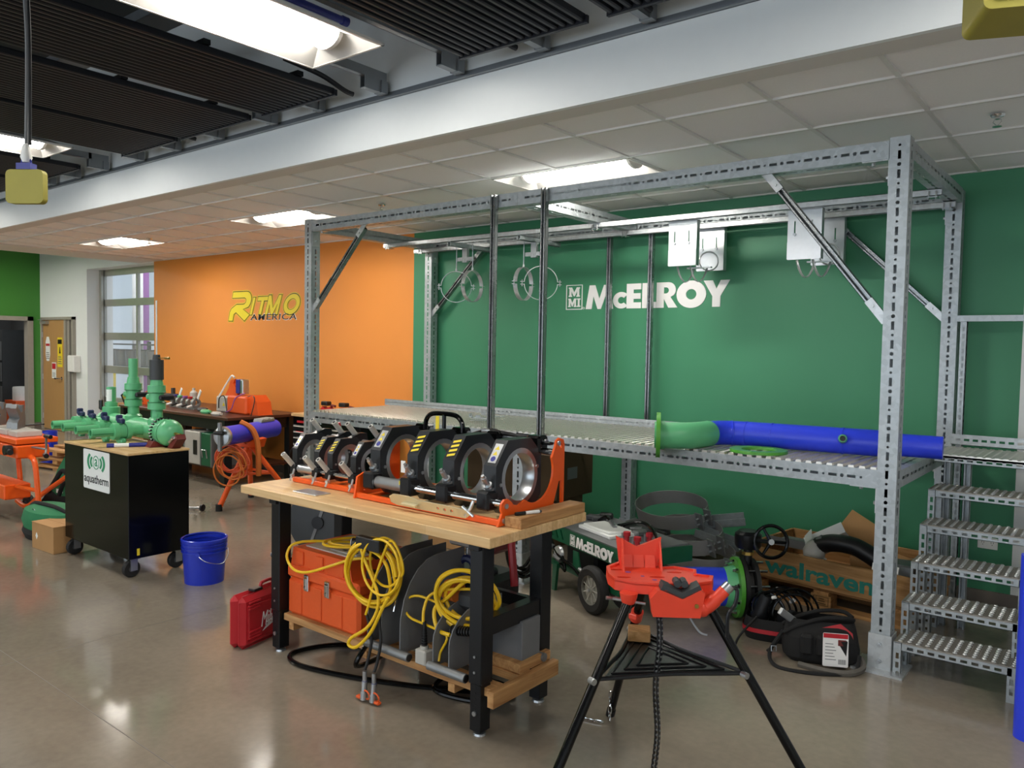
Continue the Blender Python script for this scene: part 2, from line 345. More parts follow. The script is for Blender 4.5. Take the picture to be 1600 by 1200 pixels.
for k, (x, y) in enumerate(((6.4, -2.31), (-4.74, -2.31), (-8.4, -2.31), (6.4, -5.4), (2.68, -5.4), (-1.03, -5.4), (-4.74, -5.4), (-8.4, -5.4), (-8.3, -.5), (-9.7, -.5))):  # last two are extra lamps, added to brighten the far left white wall
    troffer('open-ceiling troffer light out of view, '+('right of the platform', 'over the orange stand', 'by the lime wall', 'behind the viewer, right', 'behind the viewer, middle', 'behind the viewer, left', 'behind the viewer, far left', 'in the far left front corner', 'added to brighten the white wall by the glazed door', 'added to brighten the white wall by the timber door')[k], (x, y, ZG), R(90), 'open ceiling lights out of view')
# black slat panels
sl = MB().bbox(-.0135, .0135, -1.22, 1.22, 0, .042, .006).mesh('slat', 'slat_black')
where = ('directly left of the long bright light', 'second to the left of the long bright light', 'third to the left of the long bright light', 'just right of the long bright light at the top', 'second to the right of the long bright light', 'third to the right of the long bright light', 'left of the upper-left light', 'farthest left in the open ceiling')
for (x0, x1), ds in zip(((1.35, 2.13), (.29, 1.2), (-.62, .21), (3.17, 3.99), (4.1, 4.95), (5.05, 5.9), (-2.4, -1.5), (-3.45, -2.55)), where):
    p = thing('slat_panel', 'black slatted ceiling panel '+ds, 'ceiling panel', ((x0+x1)/2, -2.57, ZG), 0, 'black slat ceiling panels')
    n = int((x1-x0)/.05)
    for k in range(n): inst('slat', sl, p, (-(x1-x0)/2+(k+.5)*(x1-x0)/n, 0, 0))
    for y in (-1.0, -.35, .35, .95): MB().box(-(x1-x0)/2, (x1-x0)/2, y-.02, y+.02, .042, .07).build('carrier', 'black_metal', p, smooth=0)
    MB().box(-(x1-x0)/2, (x1-x0)/2, 1.205, 1.225, -.006, .03).build('end_rail', 'slat_black', p, smooth=0)
# grey channels from the bulkhead
tk = MB(); tk.box(-.022, .022, -2.9, -.15, 0, .004).box(-.022, -.018, -2.9, -.15, 0, .055).box(.018, .022, -2.9, -.15, 0, .055).box(-.022, .022, -.175, 0, -.072, -.066).box(-.022, -.018, -.175, 0, -.07, .055).box(.018, .022, -.175, 0, -.07, .055).box(-.034, .034, -.05, 0, -.074, .0)
tm = tk.mesh('ceiling_track', 'track_grey', 0)
for k, x in enumerate((5.45, 4.83, 4.22, 3.6, 3.0, 2.36, 1.75, 1.22, .535, -.1, -.71, -1.37, -1.95, -2.52, -3.1)):
    o = bpy.data.objects.new('ceiling_track', tm); COL.objects.link(o); o.location = (x, -1.165, 3.296 if any(a-.03 < x < b+.03 for a, b in ((1.35,2.13),(.29,1.2),(-.62,.21),(3.17,3.99),(4.1,4.95),(5.05,5.9),(-2.4,-1.5),(-3.45,-2.55))) else 3.266)
    o.location.z = 3.345
    tag(o, 'grey steel ceiling channel fixed to the white bulkhead, number %s from the right' % ('one two three four five six seven eight nine ten eleven twelve thirteen fourteen fifteen'.split()[k]), 'ceiling channel', 'ceiling channels')
# services in the ceiling void
def pipe_y(x, z, r, m, label, y0=-1.35, y1=-6.0, cap=True):
    b = MB().cyl((x, y0, z), (x, y1, z), r, n=12)
    if cap: b.cyl((x, y0, z), (x, y0+.04, z), r*1.25, n=12)
    o = b.build('ceiling_pipe', m); tag(o, label, 'pipe', 'pipes in the open ceiling'); return o
pipe_y(2.36, 3.62, .022, 'blue_dark', 'thin blue pipe in the ceiling beside the bright light, upper one', -1.5); pipe_y(2.25, 3.56, .022, 'blue_dark', 'thin blue pipe in the ceiling beside the bright light, lower one', -1.42)
pipe_y(3.3, 3.62, .06, 'green_stripe', 'green pipe in the ceiling right of the bright light', -1.75); pipe_y(1.95, 3.8, .05, 'green_stripe', 'green pipe in the ceiling left of the bright light', -1.9)
for k, (x, m) in enumerate(((3.42, 'slat_black'), (4.22, 'slat_black'), (2.1, 'slat_black'), (.22, 'slat_black'))):
    o = MB().tube(spline([(x-.02, -1.7, 3.40), (x, -1.45, 3.37), (x+.02, -1.28, 3.315), (x+.03, -1.22, 3.305)]), .016).build('ceiling_hose', m)
    tag(o, 'short black hose end sticking out by the bulkhead, ' + ('right of the bright light', 'at the top centre right', 'left of the bright light', 'near the upper-left light')[k], 'hose', 'black hose ends in the ceiling')
for k, (y, z) in enumerate(((-2.0, 3.72), (-3.1, 3.8))):
    tr = thing('cable_tray', ('perforated grey cable tray seen through the ceiling, nearer the bulkhead', 'perforated grey cable tray seen through the ceiling, farther from the bulkhead')[k], 'cable tray', (0, y, z), 0, 'cable trays in the ceiling')
    MB().box(-6, 7, -.1, .1, 0, .004).build('tray_bed', 'track_grey', tr, smooth=0)
    for s in (-.1, .1): MB().box(-6, 7, s-.003, s+.003, 0, .06).build('tray_side', 'track_grey', tr, smooth=0)
    for q in range(10): MB().box(-5.5+q*1.3, -5.1+q*1.3, -.08, .08, .005, .03).build('cable_bundle', 'blue_dark' if q % 2 else 'mid_grey', tr, smooth=0)
# sprinkler heads
for (x, y), lb in zip(((5.475, .27), (.752, .27), (-3.454, .27)), ('chrome sprinkler head on the soffit at upper right', 'sprinkler head above the left end of the platform', 'sprinkler head beside the far left soffit light')):
    t = thing('sprinkler', lb, 'sprinkler', (x, y, ZC), 0, 'sprinkler heads')
    MB().lathe([(0, 0), (.035, 0), (.03, -.008), (.012, -.012), (.012, -.022), (0, -.022)]).build('escutcheon', 'chrome', t)
    MB().tube([(-.012, 0, -.02), (-.02, 0, -.035), (0, 0, -.055), (.02, 0, -.035), (.012, 0, -.02)], .003, 6).build('yoke', 'chrome', t)
    MB().lathe([(0, -.055), (.022, -.057), (.022, -.06), (0, -.062)]).build('deflector', 'chrome', t)
# hanging yellow boxes on cords
def pendant(label, loc, size, rz, tilt, face, cord_top=ZD):
    t = thing('cord_reel', label, 'pendant box', loc, rz, 'yellow boxes on ceiling cords'); sx, sy, sz = size
    b = MB().prism(rrect(-sx/2, sx/2, 0, sz, .02), -sy/2, sy/2, frame((0,0,0), (1,0,0), (0,0,1))); b.build('casing', 'yellow_box', t)
    if face: 
        for q in (-1, 1): MB().prism(rrect(-sx/2+.02, sx/2-.02, .02, sz-.02, .015), q*sy/2, q*(sy/2+.003), frame((0,0,0), (1,0,0), (0,0,1))).build('label_plate', face, t)
    MB().box(-.03, .03, -.02, .02, sz, sz+.025).build('hook_plate', 'blue_dark', t); MB().torus((0,0,sz+.03), .02, .004, (0,1,0), 12, 6).build('hook', 'blue_dark', t)
    MB().lathe([(0, sz+.11), (.012, sz+.1), (.022, sz+.05), (.014, sz+.03), (0, sz+.03)], n=10).build('cord_grip', 'white_plastic', t)
    zt = cord_top-loc[2]
    MB().tube(spline([(0,0,sz+.1), (.008,0,sz+.5), (-.004,0,sz+.9), (0,0,zt)]), .007, 6).build('cord', 'mid_grey', t); MB().tube(spline([(.016,0,sz+.1), (.02,0,sz+.5), (.012,0,sz+.9), (.016,0,zt)]), .006, 6).build('cord', 'black', t)
pendant('olive yellow box hanging on a cord at the upper left', (2.572, -3.264, 2.262), (.158, .03, .135), R(34), 0, None)
pendant('yellow box with blue face cut by the upper right corner', (5.84, -2.2, 2.55), (.22, .2, .17), R(22), 0, 'blue_dark')

# ------------------------------------------------------------------ galvanised platform
def hole_cell(b, x0, x1, h, hole, M):
    lp = [[(x0,-h), (x1,-h), (x1,h), (x0,h)], hole]; flat = lp[0]+lp[1]
    tri = tessellate_polygon([[Vector((p[0], p[1], 0)) for p in l] for l in lp])
    b.add([(p[0], p[1], 0) for p in flat], [tuple(t) for t in tri], M)
def perf(b, M, L, wd, pitch=.1, slot=(.045, .0155), rr=(.0105, .007), off=0.):
    h = .0125; y = wd/2
    b.add([(0,-y,0),(L,-y,0),(L,-h,0),(0,-h,0),(0,h,0),(L,h,0),(L,y,0),(0,y,0)], [(0,1,2,3),(4,5,6,7)], M)
    n = int((L-.03)/pitch); x = (L-n*pitch)/2
    if x > 0: b.add([(0,-h,0),(x,-h,0),(x,h,0),(0,h,0),(L-x,-h,0),(L,-h,0),(L,h,0),(L-x,h,0)], [(0,1,2,3),(4,5,6,7)], M)
    for k in range(n):
        a = x+k*pitch; s = pitch*.62; cs = a+s/2
        hole_cell(b, a, a+s, h, [(cs-slot[0]/2,-slot[1]/2),(cs+slot[0]/2,-slot[1]/2),(cs+slot[0]/2,slot[1]/2),(cs-slot[0]/2,slot[1]/2)], M)
        if rr: hole_cell(b, a+s, a+pitch, h, circ(a+s+(pitch-s)/2, 0, rr[k % 2], 8), M)
        else: b.add([(a+s,-h,0),(a+pitch,-h,0),(a+pitch,h,0),(a+s,h,0)], [(0,1,2,3)], M)
def profile(b, p0, ax, L, up, w=.0985, d=None, **kw):
    """hollow square section with slotted faces: starts at corner-centre p0, runs along ax, 'up' is one face normal"""
    d = w if d is None else d; ax = Vector(ax).normalized(); up = Vector(up).normalized(); sd = ax.cross(up); p0 = Vector(p0)
    for nrm, dist, wd in ((up, d/2, w), (-up, d/2, w), (sd, w/2, d), (-sd, w/2, d)):
        perf(b, frame(p0+nrm*dist, ax, nrm.cross(ax)), L, wd, **kw)
    for q in (0, L):
        c = p0+ax*q; b.add([c+up*d/2+sd*w/2, c+up*d/2-sd*w/2, c-up*d/2-sd*w/2, c-up*d/2+sd*w/2], [(0,1,2,3)])
    return b
def strut(b, p0, p1, op, w=.041, d=.041):
    """C channel open towards op"""
    p0, p1, op = Vector(p0), Vector(p1), Vector(op); ax = (p1-p0); L = ax.length; M = frame(p0, ax, op)
    t = .003; h = w/2
    b.box(0, L, -d/2, -d/2+t, -h, h, M); b.box(0, L, -d/2, d/2, -h, -h+t, M); b.box(0, L, -d/2, d/2, h-t, h, M)
    b.box(0, L, d/2-t, d/2, -h, -h+.01, M); b.box(0, L, d/2-t, d/2, h-.01, h, M); b.box(0, L, d/2-.01, d/2, -h+.009, -h+.011, M); b.box(0, L, d/2-.01, d/2, h-.011, h-.009, M)
    return b
W_, D_, ZS, ZT, s_ = 5.1214, 1.6738, 1.09, 2.8635, .0985; h_ = s_/2
rk = thing('steel_platform', 'large galvanised slotted-steel platform frame before the green wall', 'platform', (2.56, .84, 0))
def part(name, b, m='galv', lab=None, smooth=35, parent=None):
    o = b.build(name, m, parent or rk, world=True, smooth=smooth)
    if lab: o['label'] = lab
    return o
posts = [(h_, h_, ZT), (W_-h_, h_, ZT), (h_, D_-h_, ZT-.12), (W_-h_, D_-h_, ZT-.02), (2.56, h_, ZS-.1), (2.56, D_-h_, ZS-.1)]
for x, y, z in posts:
    po = part('post', profile(MB(), (x, y, .012), (0,0,1), z-.012, (0,-1,0)), smooth=0)
    bp = MB().box(x-.13, x+.13, y-.12, y+.12, 0, .012)
    sl_ = MB()
    for q in (-1, 1): sl_.box(x-.056, x+.056, y+q*.056-.003, y+q*.056+.003, .012, .2)
    for q in (-1, 1): sl_.box(x+q*.056-.003, x+q*.056+.003, y-.056, y+.056, .012, .2)
    part('base_plate', bp, 'galv_bright', smooth=0); part('post_sleeve', sl_, 'galv_bright', smooth=0)
    for zz in (.055, .145):
        part('bolt', MB().cyl((x, y-.06, zz), (x, y-.068, zz), .013, n=6).cyl((x, y-.068, zz), (x, y-.078, zz), .008, n=8), 'steel')
    for qx in (-.1, .1): part('anchor_bolt', MB().cyl((x+qx, y-.095, .012), (x+qx, y-.095, .035), .008, n=8), 'steel')
zb, zs = ZT-.012-h_, ZS-h_
def beam(p0, ax, L, up=(0,-1,0)): return part('beam', profile(MB(), p0, ax, L, up, w=.096, d=.096), smooth=0)
beam((s_, h_, zb), (1,0,0), 2.51-s_); beam((2.512, h_, zb), (1,0,0), W_-s_-2.515)
beam((s_, D_-h_, zb-.016), (1,0,0), W_-2*s_); beam((s_, h_, zs), (1,0,0), W_-2*s_); beam((s_, D_-h_, zs), (1,0,0), W_-2*s_)
for z in (zb, zs):
    for x in (h_, W_-h_): beam((x, s_, z), (0,1,0), D_-2*s_, (1,0,0))
beam((2.56, s_, zb-.005), (0,1,0), D_-2*s_, (1,0,0)); beam((2.56, s_, zs-.005), (0,1,0), D_-2*s_, (1,0,0))
# corner angles under the beams
def angle(x, y, z, sx, axis=0):
    b = MB(); L = .14
    if axis == 0: b.box(min(x, x+sx*L), max(x, x+sx*L), y-.04, y+.04, z-.006, z); b.box(min(x, x+sx*.006), max(x, x+sx*.006), y-.04, y+.04, z-L, z); b.cyl((x+sx*.09, y, z-.006), (x+sx*.09, y, z-.022), .011, n=6); b.cyl((x+sx*.006, y, z-.09), (x+sx*.022, y, z-.09), .011, n=6)
    else: b.box(x-.04, x+.04, min(y, y+sx*L), max(y, y+sx*L), z-.006, z); b.box(x-.04, x+.04, min(y, y+sx*.006), max(y, y+sx*.006), z-L, z)
    part('corner_angle', b, 'galv_bright')
for y in (h_, D_-h_):
    for z in (zb-.048, zs-.048): angle(s_, y, z, 1); angle(W_-s_, y, z, -1)
angle(W_-h_, s_, zs-.048, 1, 1); angle(h_, s_, zb-.048, 1, 1)
# diagonal braces
def brace(p0, p1, op):
    b = strut(MB(), p0, p1, op); part('brace', b, 'strut_steel')
    d = (Vector(p1)-Vector(p0)).normalized()
    for p, s in ((p0, 1), (p1, -1)):
        p = Vector(p); M = frame(p, d*s, op); f = MB().box(-.05, .1, .021, .027, -.023, .023, M).box(-.05, .0, -.021, .027, .02, .026, M).cyl(p+d*s*.06+Vector(op)*.027, p+d*s*.06+Vector(op)*.036, .009, n=6)
        part('brace_bracket', f, 'galv_bright')
brace((.115, .049, 2.06), (.78, .049, 2.735), (0,-1,0)); brace((5.0, .049, 1.93), (4.37, .049, 2.735), (0,-1,0))
brace((.115, 1.62, 2.08), (.78, 1.62, 2.71), (0,-1,0)); brace((5.0, 1.62, 2.0), (4.3, 1.62, 2.68), (0,-1,0))
# uprights of channel, overhead rails
for x in (2.31, 2.775): part('upright_channel', strut(MB(), (x, -.022, 1.03), (x, -.022, 2.845), (0,-1,0)), 'strut_steel')
for x in (2.35, 2.77): part('upright_channel', strut(MB(), (x, 1.553, 1.0), (x, 1.553, 2.72), (0,-1,0)), 'strut_steel')
part('overhead_rail', strut(MB(), (-.01, 1.0, 2.733), (5.1, 1.0, 2.733), (0,0,-1)), 'galv_bright'); part('overhead_rail', strut(MB(), (-.05, 1.47, 2.728), (5.1, 1.47, 2.728), (0,0,-1)), 'galv_bright')
for x in (.06, 2.56, 5.05):
    for y in (1.0, 1.47): part('beam_clamp', MB().box(x-.03, x+.03, y-.035, y+.035, 2.70, 2.706).cyl((x-.02, y-.03, 2.69), (x-.02, y-.03, 2.74), .005, n=6).cyl((x+.02, y-.03, 2.69), (x+.02, y-.03, 2.74), .005, n=6), 'steel')
for x in (.93, 1.77): part('cross_rail', strut(MB(), (x, .96, 2.69), (x, 1.58, 2.69), (0,0,-1)), 'galv')
# ribbed deck planks and the toe rail
def ribs(x0, x1, y0, y1, z, pitch=.055, rh=.018, open_=False):
    b = MB(); n = round((x1-x0)/pitch); p = (x1-x0)/n; pr = []
    for k in range(n):
        a = x0+k*p; pr += [(a, z-rh), (a+p*.3, z-rh), (a+p*.42, z), (a+p*.88, z)]
    pr.append((x1, z-rh))
    m = len(pr); b.add([(x, y0, zz) for x, zz in pr]+[(x, y1, zz) for x, zz in pr], [(k, k+1, m+k+1, m+k) for k in range(m-1) if not (open_ and k % 4 == 0)])
    b.add([(x, y0, zz) for x, zz in pr]+[(x1, y0, z-rh-.02), (x0, y0, z-rh-.02)], [tuple(range(m+2))])
    return b
mat('deck_rib', 'e2ded4', .3, .85, var=.12, scale=60)
N, L, b = nodes(MATS['deck_rib']); tc = [n for n in N if n.type == 'TEX_COORD'][0]
wv = N.new('ShaderNodeTexWave'); wv.inputs['Scale'].default_value = 14; wv.bands_direction = 'Y'; bp = N.new('ShaderNodeBump'); bp.inputs['Strength'].default_value = .6; bp.inputs['Distance'].default_value = .01
L(tc.outputs['Object'], wv.inputs['Vector']); L(wv.outputs['Fac'], bp.inputs['Height']); L(bp.outputs[0], b.inputs['Normal'])
n = 17
for k in range(n):
    a, c_ = s_+.001+(W_-2*s_-.002)*k/n, s_+(W_-2*s_)*(k+1)/n-.001
    part('deck_plank', ribs(a, c_, .01, 1.02, ZS+.012, .06, .03, True), 'deck_rib', smooth=0)
tr = MB(); perf(tr, frame((-.02, 1.03, 1.128), (1,0,0), (0,0,1)), 5.1, .062, pitch=.05, slot=(.024, .013), rr=None); tr.box(-.02, 5.08, 1.032, 1.07, 1.095, 1.098); tr.box(-.02, 5.08, 1.045, 1.048, 1.1, 1.158)
part('toe_rail', tr, 'galv', smooth=0)

# hanging pipe rings
def ring_pair(label, x, y, specs):
    t = thing('pipe_hanger', label, 'pipe clamp', (x, y, 2.55), 0, 'split-ring pipe hangers')
    MB().box(-.1, .1, -.012, .012, 0, .035).build('hanger_bar', 'galv_bright', t, smooth=0); MB().box(-.03, .03, -.018, .018, -.015, .12).build('hanger_clamp', 'galv_bright', t, smooth=0)
    for dx, zc, rr_, az in specs:
        rd = MB().cyl((dx, -.016, .15), (dx, -.016, zc+rr_), .005, n=8).cyl((dx, -.016, zc+rr_), (dx, -.016, zc+rr_+.03), .01, n=6); rd.build('threaded_rod', 'steel', t)
        nn = Vector((math.cos(R(az)), math.sin(R(az)), 0)); sd = Vector((-nn.y, nn.x, 0)); c0 = Vector((dx, -.016, zc)); bd = MB()
        for a0, a1 in ((4, 176), (184, 356)):
            pr = [(rr_, -.02), (rr_, .02), (rr_+.005, .02), (rr_+.005, -.02), (rr_, -.02)]
            M = frame(c0, sd, (0,0,1)); vs = []; nq = 20
            for q in range(nq+1):
                a = R(a0+(a1-a0)*q/nq); vs += [(r_*math.cos(a), r_*math.sin(a), z_) for r_, z_ in pr]
            bd.add(vs, [(q*5+e, q*5+e+1, (q+1)*5+e+1, (q+1)*5+e) for q in range(nq) for e in range(4)], M)
        M = frame(c0, sd, (0,0,1))
        bd.build('split_ring', 'galv_bright', t)
        for s in (-1, 1):
            e = MB()
            for zq in (-1, 1): e.box(s*(rr_+.018)-.02, s*(rr_+.018)+.02, zq*.012-.002, zq*.012+.002, -.015, .015, M)
            e.cyl((s*(rr_+.022), -.03, 0), (s*(rr_+.022), .03, 0), .005, n=6, M=M); e.build('ring_ear', 'steel', t)
ring_pair('pair of round pipe clamps hanging nearest the left rear post', .93, 1.2, ((-.105, -.25, .148, -52), (.105, -.25, .148, 5)))
ring_pair('pair of round pipe clamps hanging behind the front channels', 1.77, 1.2, ((-.11, -.25, .148, 8), (.09, -.25, .148, -52)))
# sheet brackets with hanging straps
def plate_bracket(label, x, y):
    t = thing('plate_bracket', label, 'bracket', (x, y, 2.37), 0, 'galvanised sheet brackets under the platform top'); 
    for k, (dx, dy) in enumerate(((0, 0), (.02, .46))):
        p = MB(); M = frame((dx, dy, 0), (1,0,0), (0,0,1)); w = .235
        sl1 = [(.05-.005, .17), (.05+.005, .17), (.05+.005, .27), (.05-.005, .27)]; sl2 = [(.17-.005, .17), (.17+.005, .17), (.17+.005, .27), (.17-.005, .27)]
        p.prism([[(0, .11), (w, .11), (w, .35), (0, .35)], sl1, sl2], 0, .003, M); p.prism(rrect(0, w, 0, .13, .01), .004, .007, M); p.box(0, w, -.0, .05, .347, .35, Matrix.Translation((dx, dy, 0)))
        p.box(w-.003, w, 0, .05, .0, .35, Matrix.Translation((dx, dy, 0)))
        p.build('face_plate', 'alu_plate', t, smooth=0)
        bo = MB()
        for q in (.05, .17): bo.cyl((q+dx, dy-.004, .175), (q+dx, dy-.014, .175), .011, n=8)
        bo.build('bolt', 'steel', t)
    for k, dx in enumerate((.09, .2)):
        for dy in (.03,):
            st = MB(); pts = [(dx-.045, dy+.02, 0)]+[(dx-.045+.09*q/8*1.0, dy+.02+.12*q/8, -.12*math.sin(PI*q/8)**.75) for q in range(1, 8)]+[(dx+.045, dy+.14, 0)]
            vs = []; 
            for p_ in pts: vs += [(p_[0], p_[1]-.0, p_[2]), (p_[0]+.022, p_[1]-.018, p_[2])]
            st.add(vs, [(2*q, 2*q+1, 2*q+3, 2*q+2) for q in range(len(pts)-1)]); o = st.build('hanging_strap', 'galv_bright', t); md = o.modifiers.new('s', 'SOLIDIFY'); md.thickness = .003
    MB().box(.1, .3, .12, .15, -.012, -.002).build('strap_bar', 'galv_bright', t, smooth=0)
    mp = MB().torus((.2, .3, .06), .075, .006, (.6,-.8,0), 16, 6); mp.build('u_bolt', 'galv_bright', t)
plate_bracket('galvanised plate bracket with looped straps in front of the letters', 3.19, 1.06)
plate_bracket('galvanised plate bracket with looped straps behind the right brace', 4.12, 1.06)

# ------------------------------------------------------------------ stairs
st = thing('steel_stairs', 'slotted galvanised steel stairs at the right end of the platform', 'stairs', (5.42, .45, 0))
def sp(name, b, m='galv', smooth=0): return b.build(name, m, st, world=True, smooth=smooth)
dim = MB(); mat('tread_steel', '9a948a', .4, .45, var=.15, scale=30)
treads = [(0.0, .182), (.15, .363), (.345, .545), (.54, .727), (.74, .908)]
def slot_angle(p0, ax, L, nrm, wd=.04):
    b = MB(); perf(b, frame(p0, ax, Vector(nrm).cross(Vector(ax))), L, wd, pitch=.05, slot=(.031, .0155), rr=None); M = frame(p0, ax, Vector(nrm).cross(Vector(ax)))
    b.box(0, L, -wd/2, -wd/2+.003, -.035, 0, M); return b
for k, (y, z) in enumerate(treads):
    sp('tread', ribs(5.14, 5.70, y+.003, y+.26, z, .045, .0025), 'tread_steel')
    nx = 13
    for i in range(nx):
        for j in range(7):
            cx, cy = 5.14+.56*(i+.66)/nx, y+.02+j*.035+(.012 if i % 2 else 0); dim.lathe([(.012, z-.001), (.008, z+.006), (.005, z+.006), (0, z+.001)], (cx, cy, 0), n=6)
    sp('tread_edge', slot_angle((5.18, y, z-.028), (1,0,0), .5, (0,-1,0)))
    for x in (5.16, 5.68):
        sp('support_leg', slot_angle((x, y, 0), (0,0,1), z-.004, (0,-1,0))); sp('support_leg', slot_angle((x, y+.22, 0), (0,0,1), z-.004, (0,-1,0)))
    for x in (5.142, 5.698): sp('tread_side', slot_angle((x, y, z-.026), (0,1,0), .25, (-1,0,0)))
o = sp('tread_studs', dim, 'galv_bright', 35); o['kind'] = 'stuff'
sp('landing_plank', ribs(5.14, 6.2, .83, 1.35, 1.115, .045, .004), 'deck_rib'); sp('landing_edge', slot_angle((5.15, .83, 1.085), (1,0,0), 1.05, (0,-1,0))); sp('landing_edge', slot_angle((5.15, 1.36, 1.16), (1,0,0), 1.05, (0,-1,0), .07))
for x in (5.19, 5.30): sp('landing_leg', strut(MB(), (x, 1.05, 0), (x, 1.05, 1.09), (0,-1,0)), 'galv')
for x in (5.17, 6.15): sp('guard_post', slot_angle((x, 1.52, 0), (0,0,1), 1.96, (0,-1,0)).merge(slot_angle((x+.02, 1.54, 0), (0,0,1), 1.96, (1,0,0))))
sp('guard_rail', MB().box(5.13, 6.2, 1.5, 1.54, 1.945, 1.985), 'galv')
sp('stair_newel', slot_angle((5.725, .02, 0), (0,0,1), .98, (0,-1,0)).merge(slot_angle((5.745, .04, 0), (0,0,1), .98, (1,0,0))))
o = MB().cyl((5.79, -.36, 0), (5.79, -.36, .83), .062, n=28).build('blue_pipe_post', 'blue_pipe'); tag(o, 'upright blue plastic pipe at the right edge before the stairs', 'pipe')

# ------------------------------------------------------------------ pipework on the platform deck
t = thing('pipe_assembly', 'blue pipe with green flanged elbow lying on the platform deck', 'pipe', (4.4, .4, 1.102))
zz = 1.185
path = spline([(4.95, .47, zz), (4.5, .42, zz), (4.14, .375, zz), (4.03, .345, zz), (3.965, .26, zz), (3.955, .17, zz)], 6)
pb = MB().tube(path, .079, 28); pb.build('blue_pipe', 'blue_pipe', t, world=True)
MB().tube([(4.93, .468, zz), (5.25, .505, zz)], .066, 28).build('blue_reducer', 'blue_pipe', t, world=True)
for (x, y, dx, dy) in ((4.14, .375, 1, .11), (4.3, .397, 1, .11), (4.05, .352, .9, .5), (4.72, .443, 1, .11)):
    d = Vector((dx, dy, 0)).normalized(); MB().cyl(Vector((x, y, zz))-d*.004, Vector((x, y, zz))+d*.004, .0815, n=28).build('weld_seam', 'blue_pipe', t, world=True)
path = spline([(3.957, .19, zz), (3.948, .08, zz), (3.92, -.005, zz), (3.87, -.06, zz), (3.80, -.1, zz), (3.745, -.13, zz)], 6)
MB().tube(path, .083, 28).build('green_elbow', 'green_pipe', t, world=True)
MB().cyl((3.80, -.1, zz), (3.765, -.118, zz), .09, n=28).build('stub_end', 'green_pipe', t, world=True)
d = Vector((-.88, -.47, 0)).normalized(); c0 = Vector((3.765, -.118, zz)); M = frame(c0, d.cross(Vector((0,0,1))), (0,0,1))
b = MB().prism([circ(0, 0, .142, 32), circ(0, 0, .082, 24)]+[circ(.114*math.cos(R(45*k+22)), .114*math.sin(R(45*k+22)), .011, 8) for k in range(8)], -.013, .013, M); b.build('flange', 'lime_flange', t, world=True)
c0 = Vector((4.74, .36, zz+.02)); d = Vector((.25, -.93, .15)).normalized(); M = frame(c0, d.orthogonal(), d.cross(d.orthogonal()))
MB().lathe([(.026, .0), (.026, .035), (.021, .045), (.02, .05), (.017, .05), (.017, .0)], c0, d, n=20).build('branch_socket', 'green_pipe', t, world=True)
MB().lathe([(.0, .02), (.017, .02)], c0, d, n=20).build('branch_bore', 'black', t, world=True); MB().lathe([(.027, 0), (.031, .006), (.031, .022), (.027, .026)], c0, d, n=20).build('branch_collar', 'blue_pipe', t, world=True)
o = MB().lathe([(.10, 0), (.172, 0), (.172, .012), (.168, .018), (.104, .018), (.10, .012), (.10, 0)], (4.30, .17, 1.102), n=40).build('flange_ring', 'lime_flange'); tag(o, 'flat green flange ring lying on the platform deck', 'flange')
t = thing('loose_brackets', 'small heap of loose grey metal brackets on the platform deck', 'bracket', (1.95, .42, 1.102))
for k in range(7):
    M = Matrix.Translation((random.uniform(-.18, .18), random.uniform(-.14, .14), .012+.006*k)) @ Matrix.Rotation(random.uniform(0, 6), 4, 'Z'); MB().box(-.07, .07, -.02, .02, 0, .004, M).box(-.07, -.066, -.02, .02, 0, .03, M).build('bracket', 'galv', t, smooth=0)
# ------------------------------------------------------------------ wall signs
def letters_heavy():
    """heavy geometric capitals, unit height, list of (loops, advance)"""
    M_ = ([(0,0),(.26,0),(.33,.56),(.52,0),(.66,0),(.85,.56),(.92,0),(1.18,0),(1.02,1),(.78,1),(.59,.42),(.4,1),(.16,1)], 1.17)
    c_ = ([(.34+.34*math.cos(R(a)), .34+.34*math.sin(R(a))) for a in range(42, 319, 12)]+[(.34+.14*math.cos(R(a)), .34+.14*math.sin(R(a))) for a in range(318, 41, -12)], .56)
    E_ = ([(0,0),(.58,0),(.58,.24),(.28,.24),(.28,.38),(.56,.38),(.56,.61),(.28,.61),(.28,.76),(.58,.76),(.58,1),(0,1)], .63)
    L_ = ([(0,0),(.55,0),(.55,.24),(.28,.24),(.28,1),(0,1)], .56)
    R_ = ([[(0,0),(.28,0),(.28,.36),(.46,0),(.8,0),(.53,.42)]+[(.44+.29*math.cos(R(a)), .69+.31*math.sin(R(a))) for a in range(-40, 91, 13)]+[(0,1)], [(.28,.56),(.28,.8)]+[(.36+.11*math.cos(R(a)), .68+.12*math.sin(R(a))) for a in range(90, -91, -20)]], .76)
    O_ = ([[(.54+.54*math.cos(R(a)), .5+.53*math.sin(R(a))) for a in range(0, 360, 12)], [(.54+.19*math.cos(R(a)), .5+.2*math.sin(R(a))) for a in range(0, 360, 15)]], 1.0)
    Y_ = ([(.3,0),(.58,0),(.58,.4),(.9,1),(.58,1),(.44,.68),(.3,1),(-.02,1),(.3,.4)], .9)
    return [M_, c_, E_, L_, R_, O_, Y_]
def mcelroy(parent, M, h, w, m='letter_white', d=.006):
    ls = letters_heavy(); adv = sum(a for _, a in ls); sx = w/adv; x = 0
    for lp, a in ls:
        lp = lp if isinstance(lp[0][0], (list, tuple)) else [lp]
        MB().prism([[((px)*sx+x, py*h) for px, py in l] for l in lp], 0, d, M).build('letter', m, parent); x += a*sx
